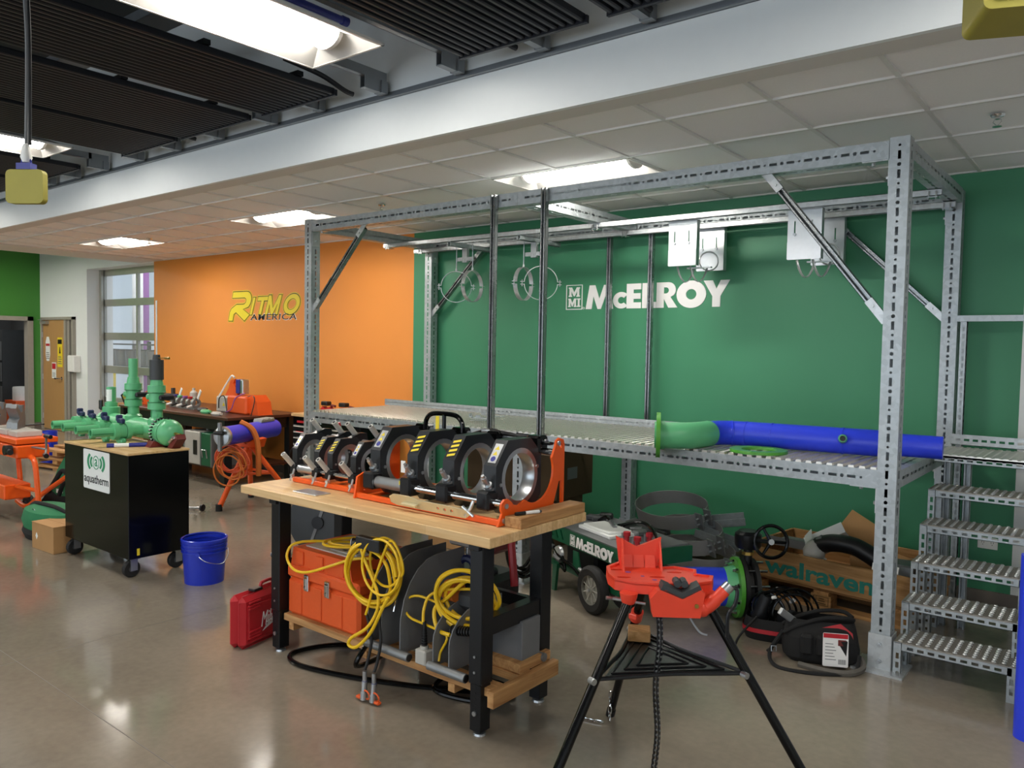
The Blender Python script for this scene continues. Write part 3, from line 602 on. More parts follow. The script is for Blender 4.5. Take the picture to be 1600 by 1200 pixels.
def badge(parent, M, w, h, m='letter_white', d=.005):
    t = .007*h/.23
    MB().prism([[(0,0),(w,0),(w,h),(0,h)], [(t,t),(w-t,t),(w-t,h-t),(t,h-t)]], 0, d, M).build('badge_frame', m, parent)
    def em(x, y, ww, hh):
        P = [(0,0),(.3,0),(.3,.14),(.24,.14),(.24,.62),(.46,.05),(.54,.05),(.76,.62),(.76,.14),(.7,.14),(.7,0),(1,0),(1,.14),(.94,.14),(.94,.86),(1,.86),(1,1),(.72,1),(.5,.46),(.28,1),(0,1),(0,.86),(.06,.86),(.06,.14),(0,.14)]
        return [(x+p*ww, y+q*hh) for p, q in P]
    MB().prism(em(w*.16, h*.52, w*.68, h*.38), 0, d, M).build('letter', m, parent); MB().prism(em(w*.14, h*.11, w*.5, h*.34), 0, d, M).build('letter', m, parent)
    x = w*.68; a = w*.2; MB().prism([(x,h*.11),(x+a,h*.11),(x+a,h*.16),(x+a*.75,h*.16),(x+a*.75,h*.4),(x+a,h*.4),(x+a,h*.45),(x,h*.45),(x,h*.4),(x+a*.25,h*.4),(x+a*.25,h*.16),(x,h*.16)], 0, d, M).build('letter', m, parent)
t = thing('wall_sign', 'white block lettering and square badge on the green wall', 'sign', (2.6, YW, 2.08))
FW = lambda x, z: frame((x-2.6, 0, z-2.08), (1,0,0), (0,0,1))
badge(t, FW(1.785, 2.085), .185, .235); mcelroy(t, FW(2.01, 2.087), .222, 1.42)
MB().prism([circ(0,0,.011,12), circ(0,0,.008,10)], 0, .004, FW(1.985, 2.098)).build('registered_mark', 'letter_white', t)
t = thing('wall_sign', 'yellow slanted lettering with small black word on the orange wall', 'sign', (-3.2, YW, 2.0))
FR = lambda x, z, d=0: frame((x+3.2, -d, z-2.0), (1,0,0), (0,0,1))
def yl(lp, x, z, sx, sz):
    lp = lp if isinstance(lp[0][0], (list, tuple)) else [lp]; sh = .22
    def cv(l, k=0): return [((px+py*sh)*sx, py*sz) for px, py in l]
    def grow(l, e):
        cx = sum(p[0] for p in l)/len(l); cy = sum(p[1] for p in l)/len(l); n = len(l); o = []
        ar = sum(l[i][0]*l[(i+1)%n][1]-l[(i+1)%n][0]*l[i][1] for i in range(n)); sg = 1 if ar > 0 else -1
        for i in range(n):
            a, b, c = Vector((*l[i-1], 0)), Vector((*l[i], 0)), Vector((*l[(i+1)%n], 0)); t1, t2 = (b-a).normalized(), (c-b).normalized()
            nn = Vector((t1.y+t2.y, -(t1.x+t2.x), 0))*sg; q = nn.length; nn = nn/q if q > .2 else nn; k = min(1.25, 1/max(.35, q/2)); o.append((b.x+nn.x*e*k, b.y+nn.y*e*k))
        return o
    L0 = [cv(l) for l in lp]
    MB().prism([grow(L0[0], .022)]+[grow(l, -.014) for l in L0[1:]], 0, .003, FR(x, z)).build('letter_outline', 'letter_yellow', t); MB().prism([grow(L0[0], .012)]+[grow(l, -.006) for l in L0[1:]], 0, .0045, FR(x, z)).build('letter_gap', 'dark_table', t)
    MB().prism(L0, 0, .006, FR(x, z)).build('letter', 'letter_yellow', t)
bigR = [(0,0),(.2,0),(.2,.22),(.3,.3),(.78,0),(.98,.2),(.62,.4)]+[(.68+.28*math.cos(R(a)), .7+.3*math.sin(R(a))) for a in range(-50, 91, 14)]+[(.02,1),(.02,.8),(.62,.8)]+[(.6+.13*math.cos(R(a)), .68+.12*math.sin(R(a))) for a in range(70, -91, -20)]+[(.28,.56),(.06,.42),(0,.3)]
yl(bigR, -4.02, 2.02, .50, .40)
yl([(0,0),(.12,0),(.12,1),(0,1)], -3.5, 2.1, .42, .235); yl([(.16,0),(.3,0),(.3,.78),(.5,.78),(.5,1),(-.06,1),(-.06,.78),(.16,.78)], -3.36, 2.1, .42, .24)
yl([(0,0),(.14,0),(.17,.55),(.36,.0),(.46,0),(.68,.55),(.64,0),(.78,0),(.84,1),(.68,1),(.42,.32),(.2,1),(.04,1)], -3.14, 2.1, .36, .255)
yl([[(.4+.4*math.cos(R(a)), .5+.52*math.sin(R(a))) for a in range(0, 360, 15)], [(.4+.23*math.cos(R(a)), .5+.29*math.sin(R(a))) for a in range(0, 360, 20)]], -2.76, 2.1, .42, .255)
text('AMERICA', .095, .004, FR(-3.49, 2.02), .012, .12, 1.05, 1.15).build('word_halo', 'letter_white', t); text('AMERICA', .08, .007, FR(-3.48, 2.027), 0, .12, 1.03, 1.15).build('word', 'sign_black', t)
# ------------------------------------------------------------------ wall fittings
t = thing('wall_outlet', 'white double socket on the green wall behind the stairs', 'outlet', (5.345, YW, .39))
MB().bbox(-.06, .06, -.008, 0, 0, .078, .002).build('cover_plate', 'white_plastic', t); 
for x in (-.028, .028):
    s = MB().box(x-.018, x+.018, -.01, -.008, .02, .058); so_ = s.build('socket', 'white_plastic', t)
    MB().box(x-.008, x-.005, -.0105, -.0099, .04, .05).box(x+.005, x+.008, -.0105, -.0099, .04, .05).cyl((x, -.0105, .03), (x, -.0099, .03), .003, n=6).build('pin_hole', 'dark_grey', so_)
# timber door with steel frame
d1 = MB(); d1.box(-10.41, -10.36, 1.64, 1.85, 0, 2.13).box(-9.05, -9.0, 1.64, 1.85, 0, 2.13).box(-10.41, -9.0, 1.64, 1.85, 2.08, 2.13).box(-9.42, -9.34, 1.66, 1.8, 0, 2.08).box(-9.34, -9.26, 1.69, 1.82, 0, 2.08)
do = struct('door_1', d1, 'frame_grey', smooth=0)
MB().box(-10.355, -9.425, 1.665, 1.71, .01, 2.078).build('door_leaf', 'door_wood', do, smooth=0); MB().box(-9.26, -9.05, 1.74, 1.78, 0, 2.08).build('side_panel', 'mid_grey', do, smooth=0); MB().box(-9.2, -9.05, 1.72, 1.74, 0, 2.08).build('jamb_stop', 'dark_grey', do, smooth=0)
MB().box(-10.34, -10.08, 1.6, 1.665, 2.0, 2.06).box(-10.3, -10.1, 1.55, 1.6, 2.075, 2.085).build('door_closer', 'alu', do, smooth=0)
MB().cyl((-9.52, 1.665, .99), (-9.52, 1.6, .99), .012).cyl((-9.52, 1.655, .99), (-9.52, 1.665, .99), .03).tube([(-9.52, 1.605, .99), (-9.68, 1.605, .985)], .01).build('lever_handle', 'chrome', do); MB().cyl((-9.7, 1.605, .985), (-9.66, 1.605, .985), .014).build('handle_grip', 'black', do)
for z in (.25, 1.0, 1.8): MB().cyl((-10.36, 1.655, z-.05), (-10.36, 1.655, z+.05), .01, n=8).build('hinge', 'steel', do)
def notice(label, x, z, w, h, base, head, headcol, oct=False, figure=False):
    t = thing('door_notice', label, 'sign', (x, 1.664, z), 0, 'notices on the timber door')
    P = rrect(-w/2, w/2, 0, h, .012) if not oct else [(-w*.3,0),(w*.3,0),(w/2,h*.25),(w/2,h*.78),(w*.25,h),(-w*.25,h),(-w/2,h*.78),(-w/2,h*.25)]
    M = frame((0,0,0), (1,0,0), (0,0,1)); MB().prism(P, 0, .002, M).build('panel', base, t); 
    MB().box(-w*.42, w*.42, -.004, -.002, h*head, h*.93 if not oct else h*.72).build('heading', headcol, t, smooth=0)
    for k in range(4): MB().box(-w*.36, w*.36*(1-.2*(k % 2)), -.0035, -.002, h*(.1+.075*k), h*(.13+.075*k)).build('text_line', 'mid_grey', t, smooth=0)
    if figure: MB().prism([(-.035,0),(.035,0),(.02,.06),(.012,.12),(-.012,.12),(-.02,.05)], .002, .0035, frame((0,0,h*.46), (1,0,0), (0,0,1))).build('pictogram', 'sign_black', t)
notice('white eight-sided safety notice high on the timber door', -10.14, 1.3, .2, .46, 'sign_white', .62, 'red_print', True)
notice('yellow caution notice on the timber door', -9.6, 1.2, .21, .55, 'yellow_tag', .78, 'sign_black', figure=True)
notice('small red and white notice low on the timber door', -9.87, .98, .19, .3, 'sign_white', .58, 'red_print')
t = thing('wall_dispenser', 'white dispenser box on the wall right of the timber door', 'dispenser', (-8.93, YW, 1.13)); MB().bbox(-.13, .13, -.13, 0, 0, .3, .015).build('body', 'white_plastic', t); MB().box(-.1, -.06, -.1, -.04, -.02, 0).build('nozzle', 'dark_grey', t)
# side doorway frame and the room behind it
d2 = MB(); d2.box(XL-.16, XL+.02, 1.47, 1.57, 0, 2.14).box(XL-.16, XL+.02, .35, .45, 0, 2.14).box(XL-.16, XL+.02, .35, 1.57, 2.06, 2.14); struct('door_2', d2, 'frame_grey', smooth=0)
struct('wall_side_room', MB().box(-14.2, -14.1, -1.5, 2.5, 0, 2.9).box(-14.1, XL-.15, 2.4, 2.5, 0, 2.9).box(-14.1, XL-.15, -1.5, -1.4, 0, 2.9).box(-14.1, XL-.15, -1.5, 2.5, 2.8, 2.9), 'mid_grey', smooth=0)
t = thing('storage_unit', 'tall grey storage unit seen through the side doorway', 'cabinet', (-13.2, 1.75, 0)); MB().box(-.5, .5, 0, .6, 0, 1.9).build('body', 'dark_grey', t, smooth=0)
for z in (.5, 1.0, 1.45): MB().box(-.47, .47, -.02, 0, z-.2, z+.2).build('drawer_front', 'mid_grey', t, smooth=0)
for k, z in enumerate((1.28, .86)):
    t = thing('wall_unit', 'white wall unit in the side room, '+('upper one', 'lower one')[k], 'wall unit', (-11.6, 2.29, z), 0, 'white units in the side room'); MB().bbox(-.14, .14, -.1, .1, 0, .36, .02).build('body', 'white_plastic', t); MB().box(-.04, .04, -.05, .05, -.06, 0).build('spout', 'mid_grey', t, smooth=0)
o = MB().lathe([(0,0),(.2,0),(.2,.26),(.19,.28),(0,.28)], (-12.0, 1.9, .44)).build('paper_roll', 'white_plastic'); tag(o, 'white roll on the red stand in the side room', 'roll')
t = thing('red_stand', 'low red stand in the side room doorway', 'stand', (-12.0, 1.9, 0)); MB().box(-.3, .3, -.25, .25, .36, .44).build('top', 'orange_plastic', t, smooth=0)
for x in (-.27, .27): MB().box(x-.03, x+.03, -.22, .22, 0, .36).build('side_panel', 'orange_plastic', t, smooth=0)
area('side_room_lamp', (-12.4, 1.0, 2.75), (0, 0, 0), 1.2, .4, 12, (1, .97, .92))
# glazed sectional door in the recess
YG = 2.0; w1 = MB(); xs = (-8.54, -7.31, -6.1); zsx = ((0, .1), (.60, .70), (1.13, 1.26), (1.72, 1.85), (2.32, 2.44), (2.86, 2.965))
for a, b in zsx: w1.box(-8.54, -6.0, YG-.03, YG+.03, a, b)
for x in xs: w1.box(x-.0, x+.05, YG-.025, YG+.025, 0, 2.96)
w1.box(-8.54, -8.46, YG-.09, YG-.05, 0, 2.96); wo = struct('window_1', w1, 'alu', smooth=0)
for (a, b), (c, d) in zip(zsx[:-1], zsx[1:]):
    for x0, x1 in zip(xs[:-1], xs[1:]): MB().box(x0+.05, x1, YG-.004, YG+.004, b, c).build('pane', 'glass', wo, smooth=0)
struct('wall_yard', MB().box(-16, -3, 5.5, 5.6, 0, 4), 'white_paint', smooth=0)
area('yard_light', (-9.8, 3.8, 3.9), (0, 0, 0), 5, 2.2, 95, (.95, .96, 1.0))
o = MB().cyl((-11.0, 3.95, 0), (-11.0, 3.95, 4), .1, n=16).build('purple_column', 'purple'); tag(o, 'purple column behind the glazed door', 'column')
for k, x in enumerate((-10.72, -10.45)): o = MB().cyl((x, 3.6, 0), (x, 3.6, 4), .05, n=12).build('pale_pipe', 'white_plastic'); tag(o, ('pale upright pipe behind the glazed door beside the purple column', 'pale upright pipe behind the glazed door, rightmost')[k], 'pipe')
t = thing('storage_rack', 'dark storage rack with silver tubs behind the glazed door', 'rack', (-10.7, 3.45, 0))
for x in (-.9, .9): MB().box(x-.03, x+.03, -.03, .03, 0, 1.7).build('upright', 'black', t, smooth=0)
for z in (1.2, 1.65): MB().box(-.95, 1.6, -.25, .25, z-.03, z).build('shelf', 'black', t, smooth=0)
for k in range(5): MB().lathe([(0,0),(.13,0),(.15,.3),(.13,.33),(0,.33)], (-.7+k*.45, 0, 1.2), n=14).build('tub', 'dull_steel', t)
o = MB().box(-10.1, -9.85, 2.75, 2.8, .3, 1.1).box(-10.1, -9.85, 2.7, 2.85, 0, .3).build('caution_stand', 'yellow_tag', smooth=0); tag(o, 'yellow upright stand behind the lower glass', 'stand')
# ------------------------------------------------------------------ workbench
t = thing('workbench', 'butcher-block workbench on black adjustable steel legs', 'workbench', (3.05, -1.64, 0)); wbch = t
def wp(name, b, m, smooth=35): return b.build(name, m, wbch, world=True, smooth=smooth)
wp('table_top', MB().bbox(2.12, 3.985, -2.01, -1.265, .86, .905, .003), 'butcher', 0)
for x in (2.41, 3.885):
    for y in (-1.94, -1.505):
        lg = wp('leg', MB().bbox(x-.0375, x+.0375, y-.04, y+.04, .235, .855, .004), 'black_metal', 0); lw = MB().bbox(x-.032, x+.032, y-.034, y+.034, .022, .26, .003)
        o = lw.build('leg_extension', 'black_metal', wbch, world=True, smooth=0); b = MB()
        for z in (.12, .145, .17, .195, .22): b.cyl((x, y-.0345, z), (x, y-.036, z), .004, n=6)
        b.build('adjustment_hole', 'black', wbch, world=True)
        wp('leg_bolt', MB().cyl((x, y-.036, .105), (x, y-.043, .105), .011, n=8), 'steel')
        for z in (.29, .36): wp('leg_rivet', MB().cyl((x, y-.041, z), (x, y-.045, z), .006, n=8), 'steel')
        wp('foot', MB().lathe([(0,0), (.03,0), (.028,.01), (.012,.014), (.012,.03), (0,.03)], (x, y, 0), n=14), 'steel')
    wp('side_bar', MB().bbox(x-.03, x+.03, -1.9, -1.545, .44, .52, .003), 'black_metal', 0); wp('side_bar', MB().bbox(x-.03, x+.03, -2.0, -1.28, .835, .86, .002), 'black_metal', 0)
wp('back_bar', MB().box(2.45, 3.85, -1.52, -1.49, .44, .50), 'black_metal', 0)
for y0, y1 in ((-1.95, -1.86), (-1.75, -1.66), (-1.58, -1.5)): wp('shelf_plank', MB().bbox(2.45, 3.95, y0, y1, .185, .222, .002), 'pine', 0)
for x in (2.5, 3.1, 3.7): wp('shelf_bearer', MB().box(x, x+.04, -1.95, -1.5, .145, .185), 'pine_y', 0)
wp('shelf_end_board', MB().bbox(3.95, 3.985, -1.97, -1.48, .15, .222, .002), 'pine_y', 0)
for x in (2.41, 3.885): wp('shelf_bracket', MB().box(x-.034, x+.034, -1.47, -1.464, .14, .24), 'steel', 0)
o = MB().bbox(3.72, 3.95, -1.74, -1.5, .223, .268, .003).build('wood_offcut', 'pine_y', smooth=0); tag(o, 'short wood offcut on the lower bench shelf', 'wood block')
o = MB().bbox(3.885, 3.98, -1.79, -1.27, .9055, .953, .003).build('timber_block', 'pine_y', smooth=0); tag(o, 'squared timber block on the right end of the bench', 'wood block')
def marker(label, p, ang, cap, body, L=.13, r=.008):
    t = thing('marker_pen', label, 'marker', p, ang); MB().cyl((0,0,r), (L*.38,0,r), r*1.05, n=10).build('cap', cap, t); MB().cyl((L*.38,0,r), (L*.92,0,r), r, n=10).build('barrel', body, t); MB().cyl((L*.92,0,r), (L,0,r), r*.8, n=10).build('end_plug', 'dark_grey', t); return t
marker('black marker pen on the timber block', (3.92, -1.755, .954), R(70), 'black', 'white_plastic', .14)
marker('white marker pen under the large clamp machine', (3.06, -1.73, .906), R(10), 'white_plastic', 'white_plastic', .11, .006)
o = MB().bbox(2.5, 2.7, -1.93, -1.83, .9055, .91, .001, rotz((0,0,0), 0)).build('clear_card', 'alu_plate', smooth=0); tag(o, 'clear plastic sleeve lying on the bench top', 'sleeve')

# ------------------------------------------------------------------ butt fusion machines
mat('ring_black', '222529', .33, var=.1); mat('latch_zinc', 'd6cba9', .35, .5)
def octo(r): return [(-.98*r,-.3*r),(-.98*r,.36*r),(-.52*r,.98*r),(.42*r,.98*r),(.9*r,.55*r),(.9*r,-.55*r),(.55*r,-.92*r),(-.5*r,-.92*r)]
def stripes(parent, M, w, h, kind):
    if kind == 'hazard':
        MB().box(0, w, 0, h, 0, .001, M).build('hazard_label', 'black', parent, smooth=0); b = MB()
        for k in range(4): y = h*(k/4); b.prism([(0, y), (w, y+h*.12), (w, y+h*.24), (0, y+h*.12)], .001, .002, M)
        b.build('hazard_stripe', 'yellow_tag', parent)
    else:
        MB().box(0, w, 0, h, 0, .001, M).build('warning_label', 'alu_plate', parent, smooth=0); MB().cyl((w*.5, h*.2, .001), (w*.5, h*.2, .002), w*.3, n=12, M=M).build('blue_mark', 'blue_dark', parent); MB().prism([(w*.2,h*.4),(w*.8,h*.4),(w*.5,h*.6)], .001, .002, M).prism([(w*.2,h*.68),(w*.8,h*.68),(w*.5,h*.88)], .001, .002, M).build('warning_mark', 'yellow_tag', parent)
def fusion(t, xs, yc, zc, r, th, hz, ri):
    P = []
    for k, x in enumerate(xs):
        M = frame((x-th/2, yc, zc), (0,1,0), (0,0,1)); o8 = octo(r)
        c = MB().prism([o8, circ(0, 0, ri+.012, 28)], 0, th, M).build('clamp_ring', 'ring_black', t, world=True, smooth=30)
        MB().lathe([(ri+.012, 0), (ri+.012, th), (ri-.012, th), (ri-.02, th*.5), (ri-.012, 0), (ri+.012, 0)], (x-th/2, yc, zc), (1,0,0), n=32).build('pipe_insert', 'steel', t, world=True)
        a, b = Vector(o8[1]), Vector(o8[2]); e = (b-a); nn = Vector((-e.y, e.x)).normalized(); w = th*.62; p = a+e*.12+nn*.0005
        Ms = frame((x-w/2, yc+p.x, zc+p.y), (1,0,0), (0, e.x, e.y)); fl = Ms.to_3x3() @ Vector((0,0,1))
        stripes(t if False else bpy.data.objects[t.name], t.matrix_basis.inverted() @ Ms, w, e.length*.72, hz[k])
        for (u, v) in ((-.8, -.12), (.1, -.8), (.72, .2)): MB().cyl((x+th/2, yc+u*r, zc+v*r), (x+th/2+.005, yc+u*r, zc+v*r), .009*r/.19, n=8).build('cap_screw', 'steel', t, world=True)
t = thing('fusion_machine', 'large black pipe clamp machine with orange end plates on the workbench', 'pipe machine', (3.4, -1.56, .905)); T = t
def fp(name, b, m, smooth=35, T_=None): return b.build(name, m, T_ or T, world=True, smooth=smooth)
xs = [2.96, 3.24, 3.49, 3.755]
fusion(t, xs, -1.56, 1.095, .187, .075, ['w', 'hazard', 'hazard', 'w'], .128)
for x in xs:
    fp('clamp_hinge', MB().bbox(x-.045, x+.045, -1.42, -1.34, 1.19, 1.28, .012), 'gloss_black', 0); fp('hinge_pin', MB().cyl((x-.055, -1.37, 1.25), (x+.055, -1.37, 1.25), .014), 'steel')
    fp('lower_lug', MB().bbox(x-.04, x+.04, -1.80, -1.72, .96, 1.05, .01), 'black_metal', 0)
    M = frame((x, -1.735, 1.045), (0,-.62,.78), (1,0,0)); fp('clamp_stud', MB().cyl((0,0,0), (.085,0,0), .013, n=12, M=M).cyl((.0,0,0), (.02,0,0), .028, n=16, M=M).cyl((.028,0,0), (.04,0,0), .022, n=16, M=M).cyl((.085,0,0), (.1,0,0), .009, n=8, M=M), 'steel')
    fp('stud_yoke', MB().box(x-.036, x+.036, -1.775, -1.70, 1.012, 1.02).box(x-.036, x-.028, -1.79, -1.7, 1.0, 1.03).box(x+.028, x+.036, -1.79, -1.7, 1.0, 1.03), 'alu_plate', 0)
fp('hydraulic_cylinder', MB().cyl((2.99, -1.76, 1.0), (3.21, -1.76, 1.0), .03, n=20).cyl((2.985, -1.76, 1.0), (3.0, -1.76, 1.0), .035, n=20).cyl((3.2, -1.76, 1.0), (3.215, -1.76, 1.0), .034, n=20), 'dull_steel')
fp('guide_rod', MB().cyl((3.21, -1.76, 1.0), (3.86, -1.76, 1.0), .019, n=16), 'chrome'); fp('guide_rod', MB().cyl((2.9, -1.37, 1.2), (3.86, -1.37, 1.2), .019, n=16), 'chrome'); fp('rear_cylinder', MB().cyl((2.99, -1.37, 1.2), (3.2, -1.37, 1.2), .03, n=16), 'black_metal')
# orange end plate (right), outline in (y, z)
arc = [(-1.55+.142*math.cos(R(a)), 1.122+.142*math.sin(R(a))) for a in range(-125, 33, 10)]
op = [(-1.83, .908), (-1.75, .908), (-1.70, .918), (-1.42, .918), (-1.36, .912), (-1.315, .912), (-1.315, 1.24), (-1.325, 1.265), (-1.36, 1.275), (-1.385, 1.262), (-1.392, 1.235)]+[p for p in arc[::-1]]+[(-1.68, .985), (-1.72, .995), (-1.738, 1.012), (-1.76, 1.026), (-1.785, 1.026), (-1.805, 1.01), (-1.808, .985), (-1.80, .965)]
win = [(-1.41, .935), (-1.335, .935), (-1.335, 1.06), (-1.36, 1.06)]
fp('end_plate', MB().prism([op, win, circ(-1.345, 1.235, .012, 10)], 0, .012, frame((3.868, 0, 0), (0,1,0), (0,0,1))), 'orange_metal')
for y, z in ((-1.37, 1.25), (-1.775, .995), (-1.79, .93)): fp('plate_bolt', MB().cyl((3.88, y, z), (3.887, y, z), .012, n=10), 'steel')
fp('end_plate', MB().prism([[(-1.83,.908),(-1.79,.908),(-1.76,.96),(-1.72,1.02),(-1.76,1.04),(-1.81,1.02),(-1.82,.96)], circ(-1.808, .93, .01, 10)], 0, .012, frame((2.885, 0, 0), (0,1,0), (0,0,1))), 'orange_metal')
fp('end_plate', MB().prism([(-1.42,.908),(-1.3,.908),(-1.3,1.26),(-1.38,1.26),(-1.40,1.1)], 0, .012, frame((2.885, 0, 0), (0,1,0), (0,0,1))), 'orange_metal')
for y in (-1.805, -1.335): fp('base_rail', MB().bbox(2.89, 3.87, y-.012, y+.012, .908, .936, .003), 'orange_metal', 0)
fp('cross_rail', MB().box(2.9, 2.93, -1.8, -1.33, .908, .92).box(3.83, 3.866, -1.8, -1.33, .908, .92), 'orange_metal', 0)
fp('carry_handle', MB().tube(spline([(3.03,-1.44,1.26), (3.035,-1.44,1.31), (3.075,-1.44,1.345), (3.17,-1.44,1.352), (3.26,-1.44,1.345), (3.30,-1.44,1.31), (3.305,-1.44,1.26)], 6), .013, 10), 'gloss_black'); fp('handle_post', MB().cyl((3.17,-1.44,1.25), (3.17,-1.44,1.35), .011), 'black_metal'); fp('handle_tag', MB().box(3.135, 3.16, -1.47, -1.467, 1.255, 1.34), 'yellow_tag', 0)
fp('hose_link', MB().tube(spline([(3.3,-1.37,1.24), (3.42,-1.36,1.275), (3.55,-1.38,1.27), (3.7,-1.36,1.265), (3.8,-1.37,1.25)]), .012), 'black_metal'); fp('top_fitting', MB().cyl((3.38,-1.36,1.27), (3.46,-1.36,1.275), .014).cyl((3.52,-1.37,1.275), (3.62,-1.37,1.272), .012), 'steel'); fp('top_tie', MB().bbox(3.3, 3.84, -1.385, -1.355, 1.235, 1.25, .003), 'black_metal')
M = frame((3.20, -1.842, .925), (1,0,.0), (0,-.35,.94))
fp('release_latch', MB().prism([[(0,.012),(.04,0),(.5,0),(.53,.02),(.52,.045),(.4,.05),(.2,.05),(.14,.062),(.03,.06),(0,.045)]]+[circ(.33+.045*k, .026, .009, 8) for k in range(3)], 0, .006, M).box(.1, .2, .02, .03, .006, .03, M), 'latch_zinc'); fp('latch_toggle', MB().tube([(3.70,-1.85,.935), (3.73,-1.85,.975), (3.74,-1.84,1.01)], .008).tube([(3.69,-1.86,.98), (3.75,-1.85,.94)], .007), 'alu_plate')
fp('hanging_tag', MB().box(3.2, 3.23, -1.785, -1.783, 1.075, 1.135), 'paper', 0); fp('tag_clip', MB().box(3.19, 3.24, -1.788, -1.784, 1.0, 1.03), 'yellow_tag', 0)
# small machine
t = thing('fusion_machine', 'small black pipe clamp machine with grey handles on the left of the bench', 'pipe machine', (2.52, -1.6, .905)); T2 = t
xs2 = [2.235, 2.44, 2.56, 2.76]
fusion(t, xs2, -1.6, 1.055, .128, .045, ['w', 'hazard', 'hazard', 'w'], .078)
for x in xs2:
    fp('clamp_arm', MB().prism([(-1.66,1.16),(-1.6,1.175),(-1.52,1.205),(-1.47,1.2),(-1.46,1.15),(-1.5,1.1),(-1.6,1.13)], -.018, .018, frame((x,0,0),(0,1,0),(0,0,1))), 'black_metal', T_=T2)
    fp('lower_lug', MB().bbox(x-.025, x+.025, -1.745, -1.68, .955, 1.01, .006), 'black_metal', 0, T2)
    for p0, p1 in (((x-.01, -1.535, 1.195), (x-.01, -1.595, 1.262)), ((x-.01, -1.735, 1.005), (x-.01, -1.80, 1.075))):
        h = fp('grip_handle', MB().cyl(p0, p1, .0155, n=14), 'frame_grey' if 0 else 'dull_grip', T_=T2) if 'dull_grip' in MATS else (mat('dull_grip', 'b7b5ad', .45), fp('grip_handle', MB().cyl(p0, p1, .0155, n=14), 'dull_grip', T_=T2))[1]
        d = (Vector(p1)-Vector(p0)).normalized(); fp('grip_bore', MB().cyl(Vector(p1), Vector(p1)+d*.001, .009, n=12), 'black', T_=T2); fp('grip_stem', MB().cyl(Vector(p0)-d*.03, p0, .007, n=8).cbox(Vector(p0)-d*.02, (.03, .02, .012)), 'steel', T_=T2)
    fp('swing_bolt', MB().tube([(x+.01,-1.73,.995), (x+.03,-1.76,.955), (x+.035,-1.785,.925)], .006).cbox((x+.03,-1.765,.95), (.02,.018,.014)), 'alu_plate', T_=T2)
fp('guide_cylinder', MB().cyl((2.27, -1.715, .985), (2.42, -1.715, .985), .024, n=16), 'steel', T_=T2); fp('guide_rod', MB().cyl((2.42, -1.715, .985), (2.8, -1.715, .985), .014, n=14), 'chrome', T_=T2); fp('guide_rod', MB().cyl((2.2, -1.5, 1.15), (2.8, -1.5, 1.15), .014, n=14), 'dull_steel', T_=T2); fp('rear_cylinder', MB().cyl((2.3, -1.5, 1.15), (2.42, -1.5, 1.15), .024, n=14), 'dull_steel', T_=T2)
fp('base_rail', MB().bbox(2.24, 2.86, -1.745, -1.72, .907, .935, .003), 'orange_metal', 0, T2); fp('base_rail', MB().bbox(2.24, 2.86, -1.48, -1.455, .907, .935, .003), 'orange_metal', 0, T2); fp('base_pan', MB().box(2.26, 2.84, -1.72, -1.48, .907, .915), 'orange_metal', 0, T2)
fp('end_plate', MB().prism([(-1.745,.908),(-1.455,.908),(-1.455,1.17),(-1.5,1.18),(-1.53,1.1),(-1.56,.97),(-1.66,.95),(-1.70,1.0),(-1.745,1.0)], 0, .008, frame((2.835,0,0),(0,1,0),(0,0,1))), 'orange_metal', T_=T2)
fp('hose_elbow', MB().cyl((2.40,-1.5,1.15), (2.39,-1.52,1.21), .011).cyl((2.39,-1.52,1.21), (2.387,-1.525,1.235), .014), 'steel', T_=T2); fp('red_cap', MB().cyl((2.387,-1.525,1.228), (2.385,-1.53,1.25), .016), 'red_plastic', T_=T2)
fp('thin_cable', MB().tube(spline([(2.41,-1.63,1.13), (2.44,-1.66,1.08), (2.43,-1.69,1.0), (2.38,-1.71,.96)]), .004, 6), 'hose_orange', T_=T2)

# ------------------------------------------------------------------ things on the lower shelf
t = thing('tool_chest', 'orange plastic tool chest with metal latches on the bench shelf', 'tool box', (2.76, -1.72, .223)); B = t
def bp_(name, b, m, smooth=35): return b.build(name, m, B, smooth=smooth)
bp_('body', MB().bbox(-.3, .3, -.215, .2, 0, .205, .018), 'orange_plastic'); 
bp_('lid', MB().bbox(-.3, .3, -.218, .2, .208, .275, .012), 'orange_plastic'); bp_('lid_crown', MB().prism([(-.29,.26),(.235,.26),(.205,.375),(-.265,.375)], -.2, .2, frame((0,0,0),(1,0,0),(0,0,1))), 'orange_plastic')
bp_('lid_top', MB().box(-.22, .19, -.15, .17, .375, .381), 'dull_grip', 0)
for x in (-.2, -.03, .14): bp_('rib', MB().bbox(x-.035, x+.035, -.222, -.2, .02, .19, .004), 'orange_plastic'); bp_('rib', MB().bbox(x-.03, x+.03, -.21, -.18, .285, .36, .004), 'orange_plastic')
for x in (-.115, .06): bp_('latch', MB().bbox(x-.018, x+.018, -.232, -.215, .16, .25, .004).bbox(x-.011, x+.011, -.238, -.23, .17, .235, .003).cyl((x, -.236, .185), (x, -.242, .185), .006, n=8), 'chrome')
bp_('latch', MB().bbox(-.316, -.3, -.06, -.02, .16, .25, .004), 'chrome'); bp_('carry_handle', MB().tube([(.3,-.1,.22), (.33,-.1,.23), (.34,-.05,.235), (.34,.05,.235), (.33,.1,.23), (.3,.1,.22)], .012), 'black')
bp_('latch_slot', MB().box(.27, .305, -.14, -.1, .29, .33), 'black', 0)
bp_('socket_panel', MB().box(-.05, .17, -.12, .14, .381, .386), 'dull_grip', 0)
for i in range(3):
    for j in range(4): bp_('vent_slot', MB().box(.03+i*.045, .055+i*.045, -.1+j*.055, -.085+j*.055, .386, .388), 'black', 0)
